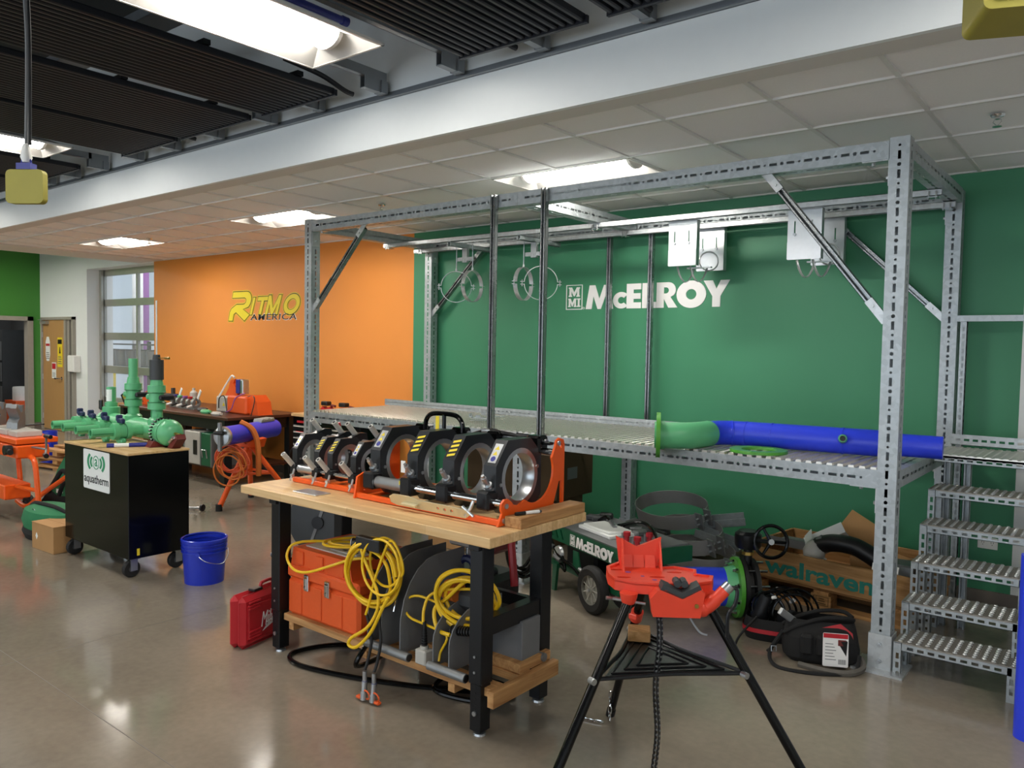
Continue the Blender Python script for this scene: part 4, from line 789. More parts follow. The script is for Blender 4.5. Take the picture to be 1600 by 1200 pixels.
def loops(c, n, r0, axis, tilt=.25, jit=.018, squash=1., seed=1, per=10, drop=0., ph=0.):
    rnd = random.Random(seed); a = Vector(axis).normalized(); u = a.orthogonal().normalized(); v = a.cross(u)
    if abs(a.z) < .9: v = Vector((0,0,1)); u = v.cross(a).normalized()
    pts = []; c = Vector(c); r = r0; off = Vector((0,0,0))
    for k in range(int(n*per)+1):
        if k % per == 0: r = r0*rnd.uniform(.82, 1.08); off = u*rnd.uniform(-jit, jit)+v*rnd.uniform(-jit, jit)+a*rnd.uniform(-jit, jit)*1.3
        th = 2*PI*k/per+ph; pts.append(c+off+u*math.cos(th)*r+v*math.sin(th)*r*squash-Vector((0,0,drop*(k/per)))+a*math.sin(th*.5)*tilt*r*.2)
    return pts
def hose(name, label, cat, pts, r, m, k=5, group=None, n=8):
    o = MB().tube(spline(pts, k), r, n).build(name, m); return tag(o, label, cat, group)
hose('yellow_cable', 'yellow cable coiled on top of the orange tool chest', 'cable', loops((2.8, -1.72, .628), 3.2, .17, (0,0,1), jit=.02, squash=.62, seed=3)+[Vector((2.55,-1.9,.63)), Vector((2.5,-1.965,.57)), Vector((2.56,-1.975,.5)), Vector((2.68,-1.975,.5)), Vector((2.85,-1.965,.56)), Vector((3.0,-1.93,.62)), Vector((3.12,-1.9,.64))], .0075, 'yellow_hose')
t = thing('cable_plug', 'black and white cable plug lying on the orange tool chest', 'plug', (2.84, -1.79, .623), R(25)); MB().cyl((0,0,.03), (.07,0,.03), .028, n=16).build('plug_body', 'black', t); MB().cyl((.0,0,.03), (-.004,0,.03), .026, n=16).build('plug_face', 'white_plastic', t)
hose('yellow_cable', 'yellow cable hung in large loops beside the orange tool chest', 'cable', loops((3.21, -1.985, .60), 4.3, .15, (.25,-1,0), tilt=.08, jit=.014, seed=5)+[Vector((3.28,-2.0,.5)), Vector((3.24,-2.02,.36)), Vector((3.12,-2.03,.27)), Vector((3.10,-2.03,.23)), Vector((3.16,-2.03,.235)), Vector((3.26,-2.03,.33)), Vector((3.33,-2.02,.46)), Vector((3.36,-2.01,.52))], .0085, 'yellow_hose')
hose('yellow_cable', 'thinner yellow cable looped high under the bench edge', 'cable', loops((3.30, -1.99, .66), 2.2, .125, (.1,-1,0), jit=.012, squash=1.15, seed=9)+[Vector((3.26,-2.0,.6)), Vector((3.22,-2.01,.45)), Vector((3.2,-2.01,.4))], .0065, 'yellow_hose')
hose('yellow_cable', 'yellow cable heaped on the grey stand by the front right leg', 'cable', loops((3.70, -1.86, .545), 5.2, .15, (.25,-.85,.4), jit=.03, squash=.8, seed=11)+[Vector((3.6,-1.86,.53)), Vector((3.56,-1.9,.48)), Vector((3.6,-1.92,.4)), Vector((3.68,-1.92,.39))], .0095, 'yellow_hose')
hose('yellow_cable', 'yellow lead hanging down to a grey plug', 'cable', [(3.72,-1.78,.58), (3.6,-1.85,.57), (3.53,-1.9,.54), (3.52,-1.93,.48), (3.525,-1.94,.42)], .007, 'yellow_hose')
hose('yellow_cable', 'thin yellow lead looping over the grey stand to its right', 'cable', [(3.60,-1.88,.5), (3.45,-1.9,.52), (3.38,-1.92,.48), (3.42,-1.93,.42), (3.55,-1.92,.4), (3.66,-1.92,.38), (3.63,-1.93,.3), (3.63,-1.94,.26)], .006, 'yellow_hose')
t = thing('cable_plug', 'grey box plug with black strain relief on the bench shelf', 'plug', (3.53, -1.935, .223)); MB().bbox(-.035, .035, -.03, .03, 0, .07, .006).build('plug_box', 'dull_grip', t); MB().cyl((0,0,.07), (0,0,.085), .02, n=12).build('collar', 'dull_grip', t); g = MB()
for k in range(9): g.cyl((0,0,.088+k*.012), (0,0,.096+k*.012), .015-.0008*k, n=10)
g.cyl((0,0,.085), (0,0,.2), .009, n=8).build('strain_relief', 'black', t)
def plate_stand(label, x0, xs, y0, y1, z1, tube):
    t = thing('plate_stand', label, 'stand', (x0, (y0+y1)/2, .223), 0, 'grey plate stands on the bench shelf')
    for x in xs:
        P = [(y0, .235)]+[(y0+(y1-y0)*f, .235+(z1-.235)*math.sin(PI/2*f)**.6) for f in (.0, .06, .15, .3, .5, .75, 1)]+[(y1, .235)]
        P = [(y0, .24), (y0, .36)]+[(y0+.25*(1-math.cos(R(a))), .36+(z1-.36)*math.sin(R(a))) for a in range(10, 91, 16)]+[(y1, z1), (y1, .24)]
        MB().prism(P, -.003, .003, frame((x,0,0),(0,1,0),(0,0,1))).build('side_plate', 'mid_grey', t, world=True)
    MB().cyl((tube[0], y0-.005, .245), (tube[1], y0-.005, .245), .021, n=16).build('base_tube', 'dull_steel', t, world=True); MB().cyl((tube[1], y0-.005, .245), (tube[1]+.003, y0-.005, .245), .017, n=14).build('tube_cap', 'black', t, world=True)
    MB().cyl((tube[0], y1-.02, .245), (tube[1], y1-.02, .245), .021, n=16).build('base_tube', 'dull_steel', t, world=True)
    MB().cyl((tube[0]-.02, (y0+y1)/2-.05, .42), (xs[-1], (y0+y1)/2-.05, .42), .018, n=12).build('cross_tube', 'mid_grey', t, world=True)
    return t
a = plate_stand('grey plate stand right of the orange tool chest', 3.3, (3.17, 3.27, 3.4), -1.97, -1.52, .68, (3.16, 3.47)); MB().lathe([(0,-.01),(.12,-.01),(.12,.01),(0,.01)], (3.22, -1.74, .5), (1,0,0)).build('heater_disc', 'dark_grey', a, world=True); MB().tube([(3.16,-1.9,.66), (3.17,-1.98,.72), (3.2,-2.0,.73)], .02).build('hand_grip', 'black', a, world=True); MB().bbox(3.13, 3.3, -2.02, -1.98, .72, .78, .004).build('hook_bar', 'black', a, world=True); MB().tube([(3.335,-1.9,.58), (3.335,-1.93,.5), (3.335,-1.95,.43)], .006).build('wire_hook', 'chrome', a, world=True)
a = plate_stand('grey plate stand behind the front right bench leg', 3.72, (3.62, 3.72), -1.97, -1.6, .52, (3.6, 3.83)); MB().bbox(3.6, 3.76, -1.8, -1.68, .47, .56, .02).build('motor_head', 'dark_grey', a, world=True); MB().cyl((3.55,-1.8,.55), (3.62,-1.8,.55), .05, n=16).build('orange_cap', 'strap_orange', a, world=True); MB().bbox(3.74, 3.93, -1.7, -1.56, .245, .45, .003).build('side_box', 'mid_grey', a, world=True); MB().cyl((3.72,-1.56,.25), (3.96,-1.56,.25), .02, n=14).build('rear_tube', 'dull_steel', a, world=True)
g = MB()
for k in range(12): g.torus((3.68+.016*k, -1.90-.012*math.sin(k/11*PI), .41+.003*k), .018, .006, (1,0,.1), 10, 5)
g.build('spiral_sleeve', 'black', a, world=True)
t = thing('pipe_cutter', 'dark machine with silver clamp plate and blue knob under the bench', 'machine', (3.25, -1.3, 0)); 
MB().bbox(2.95, 3.5, -1.42, -1.15, 0, .5, .03).build('housing', 'black', t, world=True); MB().prism([(-.11,-.03),(.11,-.03),(.13,0),(.08,.045),(-.08,.045),(-.13,0)], 0, .022, frame((3.42,-1.5,.70),(1,0,0),(0,.5,.86))).build('clamp_plate', 'alu_plate', t, world=True); MB().cyl((3.42,-1.5,.72), (3.42,-1.5,.77), .012).cyl((3.46,-1.47,.72), (3.46,-1.47,.76), .01).build('clamp_pin', 'chrome', t, world=True); MB().cyl((3.41,-1.5,.70), (3.41,-1.5,.62), .013).build('spindle', 'steel', t, world=True); MB().torus((3.42,-1.52,.58), .04, .02, (.3,-1,0), 18, 8).build('blue_knob', 'navy', t, world=True); MB().cyl((3.42,-1.45,.55), (3.42,-1.3,.5), .03).build('arm', 'black', t, world=True); MB().tube([(3.66,-1.42,.5), (3.62,-1.4,.7), (3.6,-1.35,.84)], .02).build('red_lever', 'red_plastic', t, world=True); MB().bbox(3.3, 3.5, -1.4, -1.2, .62, .70, .02).build('red_cover', 'dark_red', t, world=True)
# hydraulic hose on the floor
hose('hydraulic_hose', 'black hydraulic hose looping on the floor under the bench', 'hose', [(3.15,-1.93,.25), (3.12,-2.0,.12), (2.9,-1.62,.015), (2.62,-1.7,.013), (2.52,-1.93,.013), (2.66,-2.02,.013), (2.98,-1.95,.013), (3.3,-1.82,.013), (3.6,-1.66,.013), (3.78,-1.58,.013), (3.66,-1.5,.013), (3.4,-1.55,.013)], .013, 'gloss_black', 8)
hose('hydraulic_hose', 'second black hose crossing the floor under the bench shelf', 'hose', [(3.78,-1.62,.013), (3.66,-1.74,.013), (3.45,-1.78,.02), (3.36,-1.6,.013), (3.3,-1.45,.013), (3.5,-1.35,.013)], .012, 'gloss_black', 8)
for k, (x, y) in enumerate(((3.255, -2.06), (3.31, -2.05))):
    t = thing('hose_coupler', ('left', 'right')[k]+' one of two silver hose couplers with orange caps on the floor', 'coupler', (x, y, 0), 0, 'hose couplers before the bench')
    MB().tube(spline([(.02*k-.06,.06,.4), (.0,.04,.3), (0,.02,.2), (0,0,.155)]), .0075).build('hose_tail', 'black_rubber', t); MB().cyl((0,0,.15), (0,0,.10), .011, n=12).cyl((0,0,.1), (0,-.004,.04), .014, n=12).cyl((0,-.004,.05), (0,-.006,.012), .017, n=12).build('coupler_body', 'steel', t); MB().cyl((0,0,.102), (0,0,.094), .0125, n=12).build('blue_band', 'blue_dark', t)
    MB().torus((.02,-.006,.04), .022, .004, (0,1,.2), 14, 6).bbox(.012 if k else -.05, .045 if k else -.015, -.015, .01, .008, .022, .004).build('dust_cap', 'orange_plastic', t)
# red case
t = thing('tool_case', 'red hard plastic tool case standing left of the bench leg', 'tool case', (2.17, -1.87, 0), R(13)); 
MB().bbox(-.065, .0, -.25, .25, 0, .3, .03).build('case_half', 'red_plastic', t); MB().bbox(-.0, .055, -.25, .25, 0, .3, .03).build('case_half', 'red_plastic', t)
MB().bbox(.05, .062, -.21, .21, .045, .25, .01).build('raised_panel', 'red_plastic', t)
for y in (-.16, .16):
    for z in (.06, .225):
        for q in range(3): MB().bbox(.058, .068, y-.045, y+.045, z+q*.018-.006, z+q*.018+.006, .003).build('grip_rib', 'red_plastic', t)
MB().bbox(-.02, .03, -.13, -.06, .3, .315, .004).build('latch', 'black', t); MB().bbox(-.02, .03, .06, .13, .3, .315, .004).build('latch', 'black', t); MB().tube(spline([(0,-.05,.295), (0,-.04,.33), (0,.04,.33), (0,.05,.295)]), .01).build('carry_handle', 'red_plastic', t)
text('Milwaukee', .085, .002, frame((.063, -.11, .1), (0,1,0), (0,0,1)), .0, .35, .26).build('brand_script', 'letter_white', t); MB().prism([(0,0),(.09,.03),(.04,.035),(.13,.07),(.03,.045),(.07,.038)], 0, .002, frame((.063,-.1,.075),(0,1,0),(0,0,1))).build('lightning_mark', 'letter_white', t)
# ------------------------------------------------------------------ black display cart
t = thing('display_cart', 'glossy black box cart on casters with a maple top', 'cart', (-.03, -1.65, 0)); C_ = t
def cp(name, b, m, smooth=35): return b.build(name, m, C_, world=True, smooth=smooth)
x0, x1, y0, y1 = -.56, .50, -1.88, -1.42
cp('cabinet_box', MB().bbox(x0, x1, y0, y1, .142, .895, .003), 'gloss_black', 0); cp('cart_top', MB().bbox(x0-.004, x1+.004, y0-.004, y1+.004, .895, .912, .002), 'maple', 0)
for x in (x0+.06, x1-.06):
    for y in (y0+.06, y1-.06):
        cp('caster_plate', MB().box(x-.04, x+.04, y-.035, y+.035, .134, .142), 'steel', 0); cp('caster_fork', MB().box(x-.03, x-.024, y-.03, y+.02, .05, .13).box(x+.024, x+.03, y-.03, y+.02, .05, .13).box(x-.03, x+.03, y-.03, y+.02, .128, .135), 'steel', 0)
        cp('caster_wheel', MB().lathe([(.02,-.02),(.055,-.02),(.0625,-.012),(.0625,.012),(.055,.02),(.02,.02)], (x, y-.015, .0625), (1,0,0), n=20), 'black_rubber'); cp('caster_hub', MB().cyl((x-.023, y-.015, .0625), (x+.023, y-.015, .0625), .024, n=12), 'dark_grey')
cp('yellow_sticker', MB().box(x1, x1+.001, -1.82, -1.80, .165, .215), 'yellow_tag', 0)
pl = MB().prism(rrect(-.215, .215, .585, .895-.01, .014), 0, .003, frame((0, y0, 0), (1,0,0), (0,0,1))); sg = cp('sign_plate', pl, 'sign_white'); sg['label'] = 'white sign with green round emblem'
MS = frame((0, y0-.003, .795), (1,0,0), (0,0,1)); e = MB(); e.prism([circ(0, 0, .052, 24), circ(0, 0, .046, 22)], 0, .0015, MS)
for s in (-1, 1):
    for r0, r1, a in ((.075, .1, 42), (.118, .148, 42)):
        c0, c1 = R(0)-R(a), R(a); 
        lp = [(s*(r1*math.cos(c0+(c1-c0)*k/10)), r1*.62*math.sin(c0+(c1-c0)*k/10)) for k in range(11)]+[(s*(r0*math.cos(c1-(c1-c0)*k/10)), r0*.62*math.sin(c1-(c1-c0)*k/10)) for k in range(11)]; e.prism(lp, 0, .0015, MS)
e.merge(text('a', .056, .0015, MS @ Matrix.Translation((0, -.028, 0)), .004, align='CENTER')); em = e.build('emblem', 'sign_green', sg, smooth=0); em.matrix_parent_inverse = Matrix.Identity(4); em.location = (.03, 1.65, 0)
wd = text('aquatherm', .085, .0015, frame((0, y0-.003, .615), (1,0,0), (0,0,1)), .006, width=.4, align='CENTER').build('wordmark', 'sign_black', sg, smooth=0); wd.location = (.03, 1.65, 0)
# ------------------------------------------------------------------ green pipe manifold
t = thing('pipe_manifold', 'green plastic pipe manifold with valves standing on the black cart', 'manifold', (-.2, -1.46, .912), R(-3)); G = t
def gp(name, b, m='green_pipe', smooth=35): return b.build(name, m, G, smooth=smooth)
zc = .108
gp('header_pipe', MB().cyl((-.62,0,zc), (.52,0,zc), .08, n=28)); gp('end_cap', MB().lathe([(.08,0),(.1,.005),(.102,.07),(.097,.1),(.072,.14),(.035,.16),(0,.163)], (.47,0,zc), (1,0,0), n=28)); gp('cap_groove', MB().torus((.54,0,zc), .102, .0025, (1,0,0), 28, 6), 'green_stripe')
gp('gauge_fitting', MB().cyl((.63,0,zc), (.66,0,zc), .012, n=8).cyl((.66,0,zc), (.69,0,zc), .008, n=8).cyl((.69,0,zc), (.72,0,zc), .01, n=6), 'brass'); gp('end_cap', MB().lathe([(.082,0),(.09,.0),(.09,.05),(.06,.08),(0,.09)], (-.61,0,zc), (-1,0,0), n=24))
for x in (-.57, -.34, -.07, .22):
    gp('outlet_neck', MB().cyl((x,-.06,zc), (x,-.2,zc), .042, n=20)); gp('valve_body', MB().cyl((x,-.165,zc), (x,-.2,zc), .064, n=24).cyl((x,-.2,zc), (x,-.255,zc), .054, n=24).cyl((x,-.255,zc), (x,-.292,zc), .064, n=24)); gp('union_rib', MB().torus((x,-.2,zc), .058, .004, (0,1,0), 24, 5).torus((x,-.256,zc), .058, .004, (0,1,0), 24, 5), 'green_stripe')
    gp('outlet_pipe', MB().lathe([(.034,-.29),(.034,-.45),(.024,-.45),(.024,-.3),(0,-.3)], (x,0,zc), (0,1,0), n=20)); gp('outlet_stripe', MB().box(x-.003, x+.003, -.448, -.295, zc+.0325, zc+.0352).box(x+.0325, x+.0352, -.448, -.295, zc-.012, zc-.006), 'green_stripe', 0)
    gp('valve_handle', MB().bbox(x-.045, x+.045, -.245, -.212, zc+.062, zc+.1, .008).bbox(x-.05, x-.028, -.25, -.2, zc+.075, zc+.125, .008), 'navy'); gp('handle_stem', MB().cyl((x,-.228,zc+.05), (x,-.228,zc+.095), .014, n=10))
    gp('pipe_foot', MB().cyl((x,-.228,zc-.05), (x,-.228,.012), .026, n=16).bbox(x-.055, x+.055, -.25, -.206, .018, .055, .01).bbox(x-.02, x+.02, -.248, -.208, 0, .02, .004))
def riser(x, valve, top):
    zc = .04; gp('riser_base', MB().lathe([(.066,.1),(.066,.155),(.05,.17),(0,.17)], (x,0,zc), n=24)); gp('riser_pipe', MB().cyl((x,0,zc+.08), (x,0,zc+.25), .044, n=20)); gp('riser_stripe', MB().box(x-.003, x+.003, -.0455, -.043, zc+.12, zc+.24), 'green_stripe', 0)
    if valve:
        gp('valve_body', MB().cyl((x,0,zc+.235), (x,0,zc+.29), .066, n=28).cyl((x,0,zc+.29), (x,0,zc+.365), .056, n=28).cyl((x,0,zc+.365), (x,0,zc+.42), .066, n=28)); gp('union_rib', MB().torus((x,0,zc+.29), .066, .004, (0,0,1), 28, 5).torus((x,0,zc+.366), .066, .004, (0,0,1), 28, 5), 'green_stripe')
        gp('valve_cap', MB().cyl((x-.05,-.02,zc+.328), (x-.082,-.03,zc+.328), .024, n=12)); gp('valve_handle', MB().cyl((x+.05,.02,zc+.33), (x+.1,.03,zc+.33), .02, n=12).bbox(x+.09, x+.12, -.03, .09, zc+.31, zc+.35, .01), 'black'); gp('riser_neck', MB().cyl((x,0,zc+.42), (x,0,zc+.47), .05, .043, n=20))
        if top == 'pipe': gp('riser_top', MB().lathe([(.036,.44),(.036,.62),(.026,.62),(.026,.45)], (x,0,zc), n=20))
        else:
            gp('sensor_body', MB().cyl((x,0,zc+.465), (x,0,zc+.62), .052, n=16).cyl((x,0,zc+.62), (x,0,zc+.66), .03, .026, n=12), 'dark_grey'); gp('sensor_rod', MB().cyl((x,0,zc+.66), (x,0,zc+1.08), .0065, n=8), 'white_plastic'); gp('side_gauge', MB().tube([(x+.02,0,zc+.635), (x+.1,.02,zc+.635)], .004).cyl((x+.1,.02,zc+.635), (x+.15,.03,zc+.635), .009, n=8), 'brass')
riser(-.1, True, 'pipe'); riser(.325, True, 'sensor')
gp('riser_base', MB().lathe([(.07,.07),(.07,.13),(.05,.135),(.05,.17),(0,.17)], (-.54,.0,zc), n=24)); gp('labelled_stub', MB().lathe([(.038,.1),(.038,.30),(.03,.30),(.03,.2)], (-.54,0,zc), n=20)); gp('stub_label', MB().lathe([(.0385,.18),(.0385,.28)], (-.54,0,zc), (0,0,1), n=10, a0=R(150), a1=R(300)), 'sign_white'); gp('lever', MB().bbox(-.66, -.62, -.06, -.03, zc+.1, zc+.19, .01), 'black')
# red chain vise on the cart
t = thing('chain_vise', 'dark red chain vise gripping the manifold end cap', 'vise', (.26, -1.49, .912), R(-3)); 
MB().prism([(-.13,0),(.13,0),(.2,.07),(.27,.11),(.29,.075),(.2,.0),(.16,-.0)], -.035, .035, frame((.0,0,0.002),(1,0,0),(0,0,1))).build('vise_arm', 'dark_red', t); MB().prism([(-.13,.0),(.13,.0),(.1,.045),(0,.02),(-.1,.045)], -.045, .045, frame((0,0,.002),(0,1,0),(0,0,1))).build('vise_jaw', 'dark_red', t)
ch = MB()
for k in range(22):
    a = R(-60+k*13.5); ch.cyl((-.0-.014, .108*math.cos(a), .108+.108*math.sin(a)), (.014, .108*math.cos(a), .108+.108*math.sin(a)), .009, n=6)
ch.build('vise_chain', 'black_metal', t); c2 = MB()
for k in range(7): c2.cyl((-.01,-.135,-.012-k*.019), (.01,-.135,-.012-k*.019), .007, n=6)
c2.build('loose_chain', 'black_metal', t); MB().cyl((.18,-.04,.05), (.25,-.045,.09), .012).cyl((-.08,-.06,.02), (-.08,-.06,.055), .012).cyl((-.03,-.06,.02), (-.03,-.06,.055), .01).build('clamp_screw', 'steel', t)
t = thing('pipe_level', 'blue and white tube lying under the manifold valves', 'tube', (.08, -1.84, .912), R(62)); MB().cyl((0,0,.016), (.05,0,.016), .0165, n=14).build('end_cap', 'blue_dark', t); MB().cyl((.05,0,.016), (.15,0,.016), .0155, n=14).build('barrel', 'sign_white', t); MB().cyl((.15,0,.016), (.48,0,.016), .016, n=14).build('blue_grip', 'blue_dark', t)
# ------------------------------------------------------------------ bucket, box, bags
t = thing('bucket', 'blue plastic bucket with wire handle on the floor', 'bucket', (.905, -1.53, 0)); 
MB().lathe([(0,.006),(.128,.006),(.128,0),(.134,0),(.152,.30),(.146,.30),(.13,.012),(0,.012)], n=36).build('pail', 'blue_bucket', t)
for z, r in ((.225, .157), (.252, .158), (.278, .158)): MB().lathe([(.14,z),(r,z),(r,z+.006),(.14,z+.006)], n=36).build('rim_ring', 'blue_bucket', t)
MB().lathe([(.146,.297),(.159,.297),(.16,.315),(.152,.32),(.146,.315)], n=36).build('rim', 'blue_bucket', t); MB().tube(spline([(.11,-.113,.22), (.16,-.08,.18), (.19,.02,.155), (.14,.1,.19), (.08,.138,.225)], 8), .003, 6).build('wire_handle', 'steel', t); MB().cyl((.108,-.11,.225), (.115,-.118,.225), .014).build('handle_boss', 'blue_bucket', t); MB().lathe([(.1435,.09),(.1475,.17)], n=4, a0=R(155), a1=R(178)).build('paper_label', 'sign_white', t)
t = thing('cardboard_box', 'closed brown cardboard box left of the black cart', 'box', (-.79, -1.85, 0), R(3)); MB().bbox(-.185, .185, -.115, .115, 0, .215, .003).build('carton', 'cardboard', t, smooth=0)
for y in (-1, 1): MB().box(-.188, .188, min(y*.002, y*.117), max(y*.002, y*.117), .215, .218).build('flap', 'cardboard', t, smooth=0)
MB().prism([(0,-.03),(.02,0),(0,.03),(-.02,0)], 0, .001, frame((-.1,-.1155,.11),(1,0,0),(0,0,1))).build('white_mark', 'sign_white', t); MB().box(.186, .187, .02, .07, .13, .16).build('print_mark', 'dark_grey', t, smooth=0)
def soft(pts_top, pts_bot): pass
t = thing('tool_bag', 'green canvas bag with black base lying behind the cardboard box', 'bag', (-1.22, -1.72, 0), R(4)); 
MB().lathe([(0,0),(.17,0),(.19,.05),(.18,.09)], n=20, M=Matrix.Diagonal((2.0, 1.0, 1, 1))).build('bag_base', 'bag_black', t); MB().lathe([(.175,.08),(.19,.15),(.17,.24),(.11,.28),(0,.285)], n=20, M=Matrix.Diagonal((2.05, 1.0, 1, 1))).build('bag_body', 'bag_green', t); MB().tube(spline([(-.36,-.02,.22), (-.2,-.05,.28), (0,-.06,.295), (.2,-.05,.285), (.36,0,.22)]), .018).build('zip_edge', 'bag_black', t); MB().torus((-.02,-.14,.25), .02, .003, (0,1,.4), 14, 6).build('metal_ring', 'steel', t)
t = thing('tool_bag', 'upright bright green bag with black straps behind the black cart', 'bag', (-2.2, -1.2, 0), R(20)); 
M = frame((0,0,.0),(1,0,0),(0,.25,.97)); MB().prism([(-.24,.1),(.26,.1),(.22,.5),(-.12,.54),(-.18,.4)], -.06, .06, M).build('bag_body', 'green_stripe' if 0 else 'bag_green', t); MB().prism([(-.32,0),(.28,0),(.26,.16),(-.1,.14),(-.22,.2),(-.28,.1)], -.075, .075, M).build('bag_base', 'bag_black', t)
MB().tube(spline([(-.16,-.08,.2), (-.05,-.1,.32), (.0,-.06,.42), (.08,-.06,.36), (.16,-.08,.3)]), .022).tube(spline([(.0,-.1,.18), (.06,-.1,.3), (.16,-.06,.42)]), .02).build('strap', 'bag_black', t); MB().box(-.05, .03, -.088, -.084, .2, .24).build('pale_patch', 'sign_white', t, smooth=0)
# ------------------------------------------------------------------ orange clamping stand at the left edge
t = thing('clamp_stand', 'orange wheeled clamping stand with grey jaws at the left edge', 'machine', (-2.5, -1.6, 0)); O_ = t
def lp_(name, b, m, smooth=35): return b.build(name, m, O_, world=True, smooth=smooth)
lp_('machine_bed', MB().bbox(-3.3, -1.84, -1.78, -1.5, .62, .74, .012), 'orange_metal'); lp_('bed_top', MB().bbox(-3.3, -1.85, -1.78, -1.42, .75, .80, .006), 'orange_metal')
lp_('leg', MB().tube(spline([(-1.9,-1.66,.63), (-1.8,-1.66,.62), (-1.74,-1.66,.55), (-1.7,-1.66,.36), (-1.64,-1.66,0)]), .024), 'orange_metal'); lp_('leg', MB().tube([(-2.62,-1.5,.64), (-2.55,-1.5,.3), (-2.53,-1.5,.12)], .024), 'orange_metal'); lp_('leg', MB().tube([(-3.2,-1.66,.64), (-3.2,-1.66,0)], .024), 'orange_metal')
lp_('brace_tube', MB().tube([(-3.2,-1.68,.3), (-2.4,-1.68,.31), (-1.69,-1.66,.335)], .02), 'orange_metal'); lp_('push_handle', MB().tube(spline([(-2.5,-1.55,.12), (-2.25,-1.55,.1), (-2.0,-1.5,.25), (-1.55,-1.4,.5), (-1.4,-1.36,.57)], 5), .022), 'orange_metal'); lp_('handle_grip', MB().tube([(-1.5,-1.385,.53), (-1.2,-1.32,.66)], .027), 'black_rubber')
lp_('step_box', MB().bbox(-3.2, -2.15, -1.78, -1.55, .2, .34, .01), 'orange_metal'); lp_('wheel', MB().lathe([(.03,-.02),(.085,-.025),(.1,-.01),(.1,.01),(.085,.025),(.03,.02)], (-2.35,-1.5,.1), (0,1,0), n=20), 'black_rubber'); lp_('wheel_hub', MB().cyl((-2.35,-1.53,.1), (-2.35,-1.47,.1), .035), 'dark_grey')
for x in (-2.62, -1.93): lp_('hand_knob', MB().cyl((x,-1.79,.7), (x,-1.85,.7), .045, n=16).cyl((x+.04,-1.82,.69), (x+.12,-1.84,.69), .025, n=12), 'black')
lp_('adjuster', MB().lathe([(0,0),(.05,0),(.05,.02),(.03,.035),(0,.035)], (-2.3,-1.78,.68), (0,-1,0), n=18), 'dull_steel')
for x in (-2.95, -2.62, -2.35, -2.1): lp_('slide_block', MB().bbox(x-.1, x+.1, -1.72, -1.5, .80, .855, .006), 'dull_grip')
jaw = [(-.1,0),(.1,0),(.09,.06),(.03,.1),(.12,.2),(.1,.24),(0,.15),(-.04,.16),(-.03,.22),(-.08,.22),(-.11,.1)]
for x in (-2.9, -2.78, -2.42, -2.3): lp_('clamp_jaw', MB().prism(jaw, -.025, .025, frame((x,-1.6,.855),(.75,-.6,0),(0,0,1))), 'dull_steel')
lp_('crank', MB().tube([(-1.86,-1.65,.72), (-1.6,-1.62,.72), (-1.6,-1.62,.84)], .01).tube([(-1.6,-1.62,.72), (-1.52,-1.66,.68)], .01), 'dull_steel'); lp_('crank_knob', MB().cyl((-1.52,-1.66,.68), (-1.44,-1.68,.68), .022, n=10).cyl((-1.62,-1.62,.84), (-1.5,-1.62,.84), .018, n=10), 'black'); lp_('lock_lever', MB().tube([(-2.5,-1.5,.86), (-2.1,-1.45,.9)], .008), 'black')
# ------------------------------------------------------------------ far left floor things
o = MB().lathe([(0,0),(.105,0),(.105,.44),(.09,.44),(.09,.05),(0,.05)], (-5.72,-.02,0), n=26).build('blue_pipe_offcut', 'blue_bucket'); tag(o, 'short upright blue pipe behind the orange stand', 'pipe')
t = thing('wood_pallet', 'small stack of pale pallet boards behind the black cart', 'pallet', (-5.0, .1, 0), R(10))
for k in range(3):
    for y in (-.3, 0, .3): MB().bbox(-.5, .5, y-.07, y+.07, .02+k*.11, .05+k*.11, .003).build('board', 'pine', t, smooth=0)
    for x in (-.42, 0, .42): MB().box(x-.05, x+.05, -.36, .36, .05+k*.11-(.05 if k == 0 else .08), .02+k*.11 if k else .02).build('bearer', 'pine_y', t, smooth=0)
o = MB().bbox(-5.9, -5.1, 1.0, 1.6, 0, .78, .004).build('brown_carton', 'cardboard', smooth=0); tag(o, 'tall brown carton by the glazed door behind the manifold', 'box')
# ------------------------------------------------------------------ table against the orange wall
t = thing('work_table', 'long dark wooden table against the orange wall', 'table', (-3.5, 1.0, 0)); 
MB().bbox(-4.9, -2.2, .56, 1.62, .795, .83, .004).build('table_top', 'dark_table', t, world=True, smooth=0); MB().box(-4.8, -2.28, .62, 1.55, .66, .795).build('apron', 'black', t, world=True, smooth=0); MB().box(-4.8, -2.28, .6, 1.5, .19, .215).build('lower_shelf', 'dark_table', t, world=True, smooth=0)
for x in (-4.8, -2.3):
    for y in (.6, 1.5): MB().box(x-.05, x+.05, y-.05, y+.05, 0, .795).build('leg', 'black', t, world=True, smooth=0)
t = thing('control_case', 'white and green equipment case on the table shelf', 'case', (-2.85, .75, .216)); 
MB().bbox(-.3, .08, -.2, .25, 0, .4, .01).build('white_shell', 'dull_grip', t); MB().bbox(.08, .32, -.2, .25, 0, .4, .01).build('green_shell', 'green_machine', t); MB().bbox(-.08, -.0, -.21, -.2, .12, .3, .003).build('handle_recess', 'black', t); MB().tube([(.14,-.21,.1), (.14,-.225,.2), (.24,-.225,.2), (.24,-.21,.1)], .008).build('wire_handle', 'steel', t)
for x in (-.3, .08, .32): MB().box(x-.012, x+.012, -.206, .25, 0, .404).build('edge_trim', 'dull_steel', t, smooth=0)
MB().tube([(-.1,.0,.4), (-.1,0,.5), (.25,0,.56), (.25,0,.48)], .018).build('top_handle', 'dull_grip', t)
t = thing('welder_unit', 'orange and white control unit with cables at the table right end', 'machine', (-2.72, 1.1, .831)); 
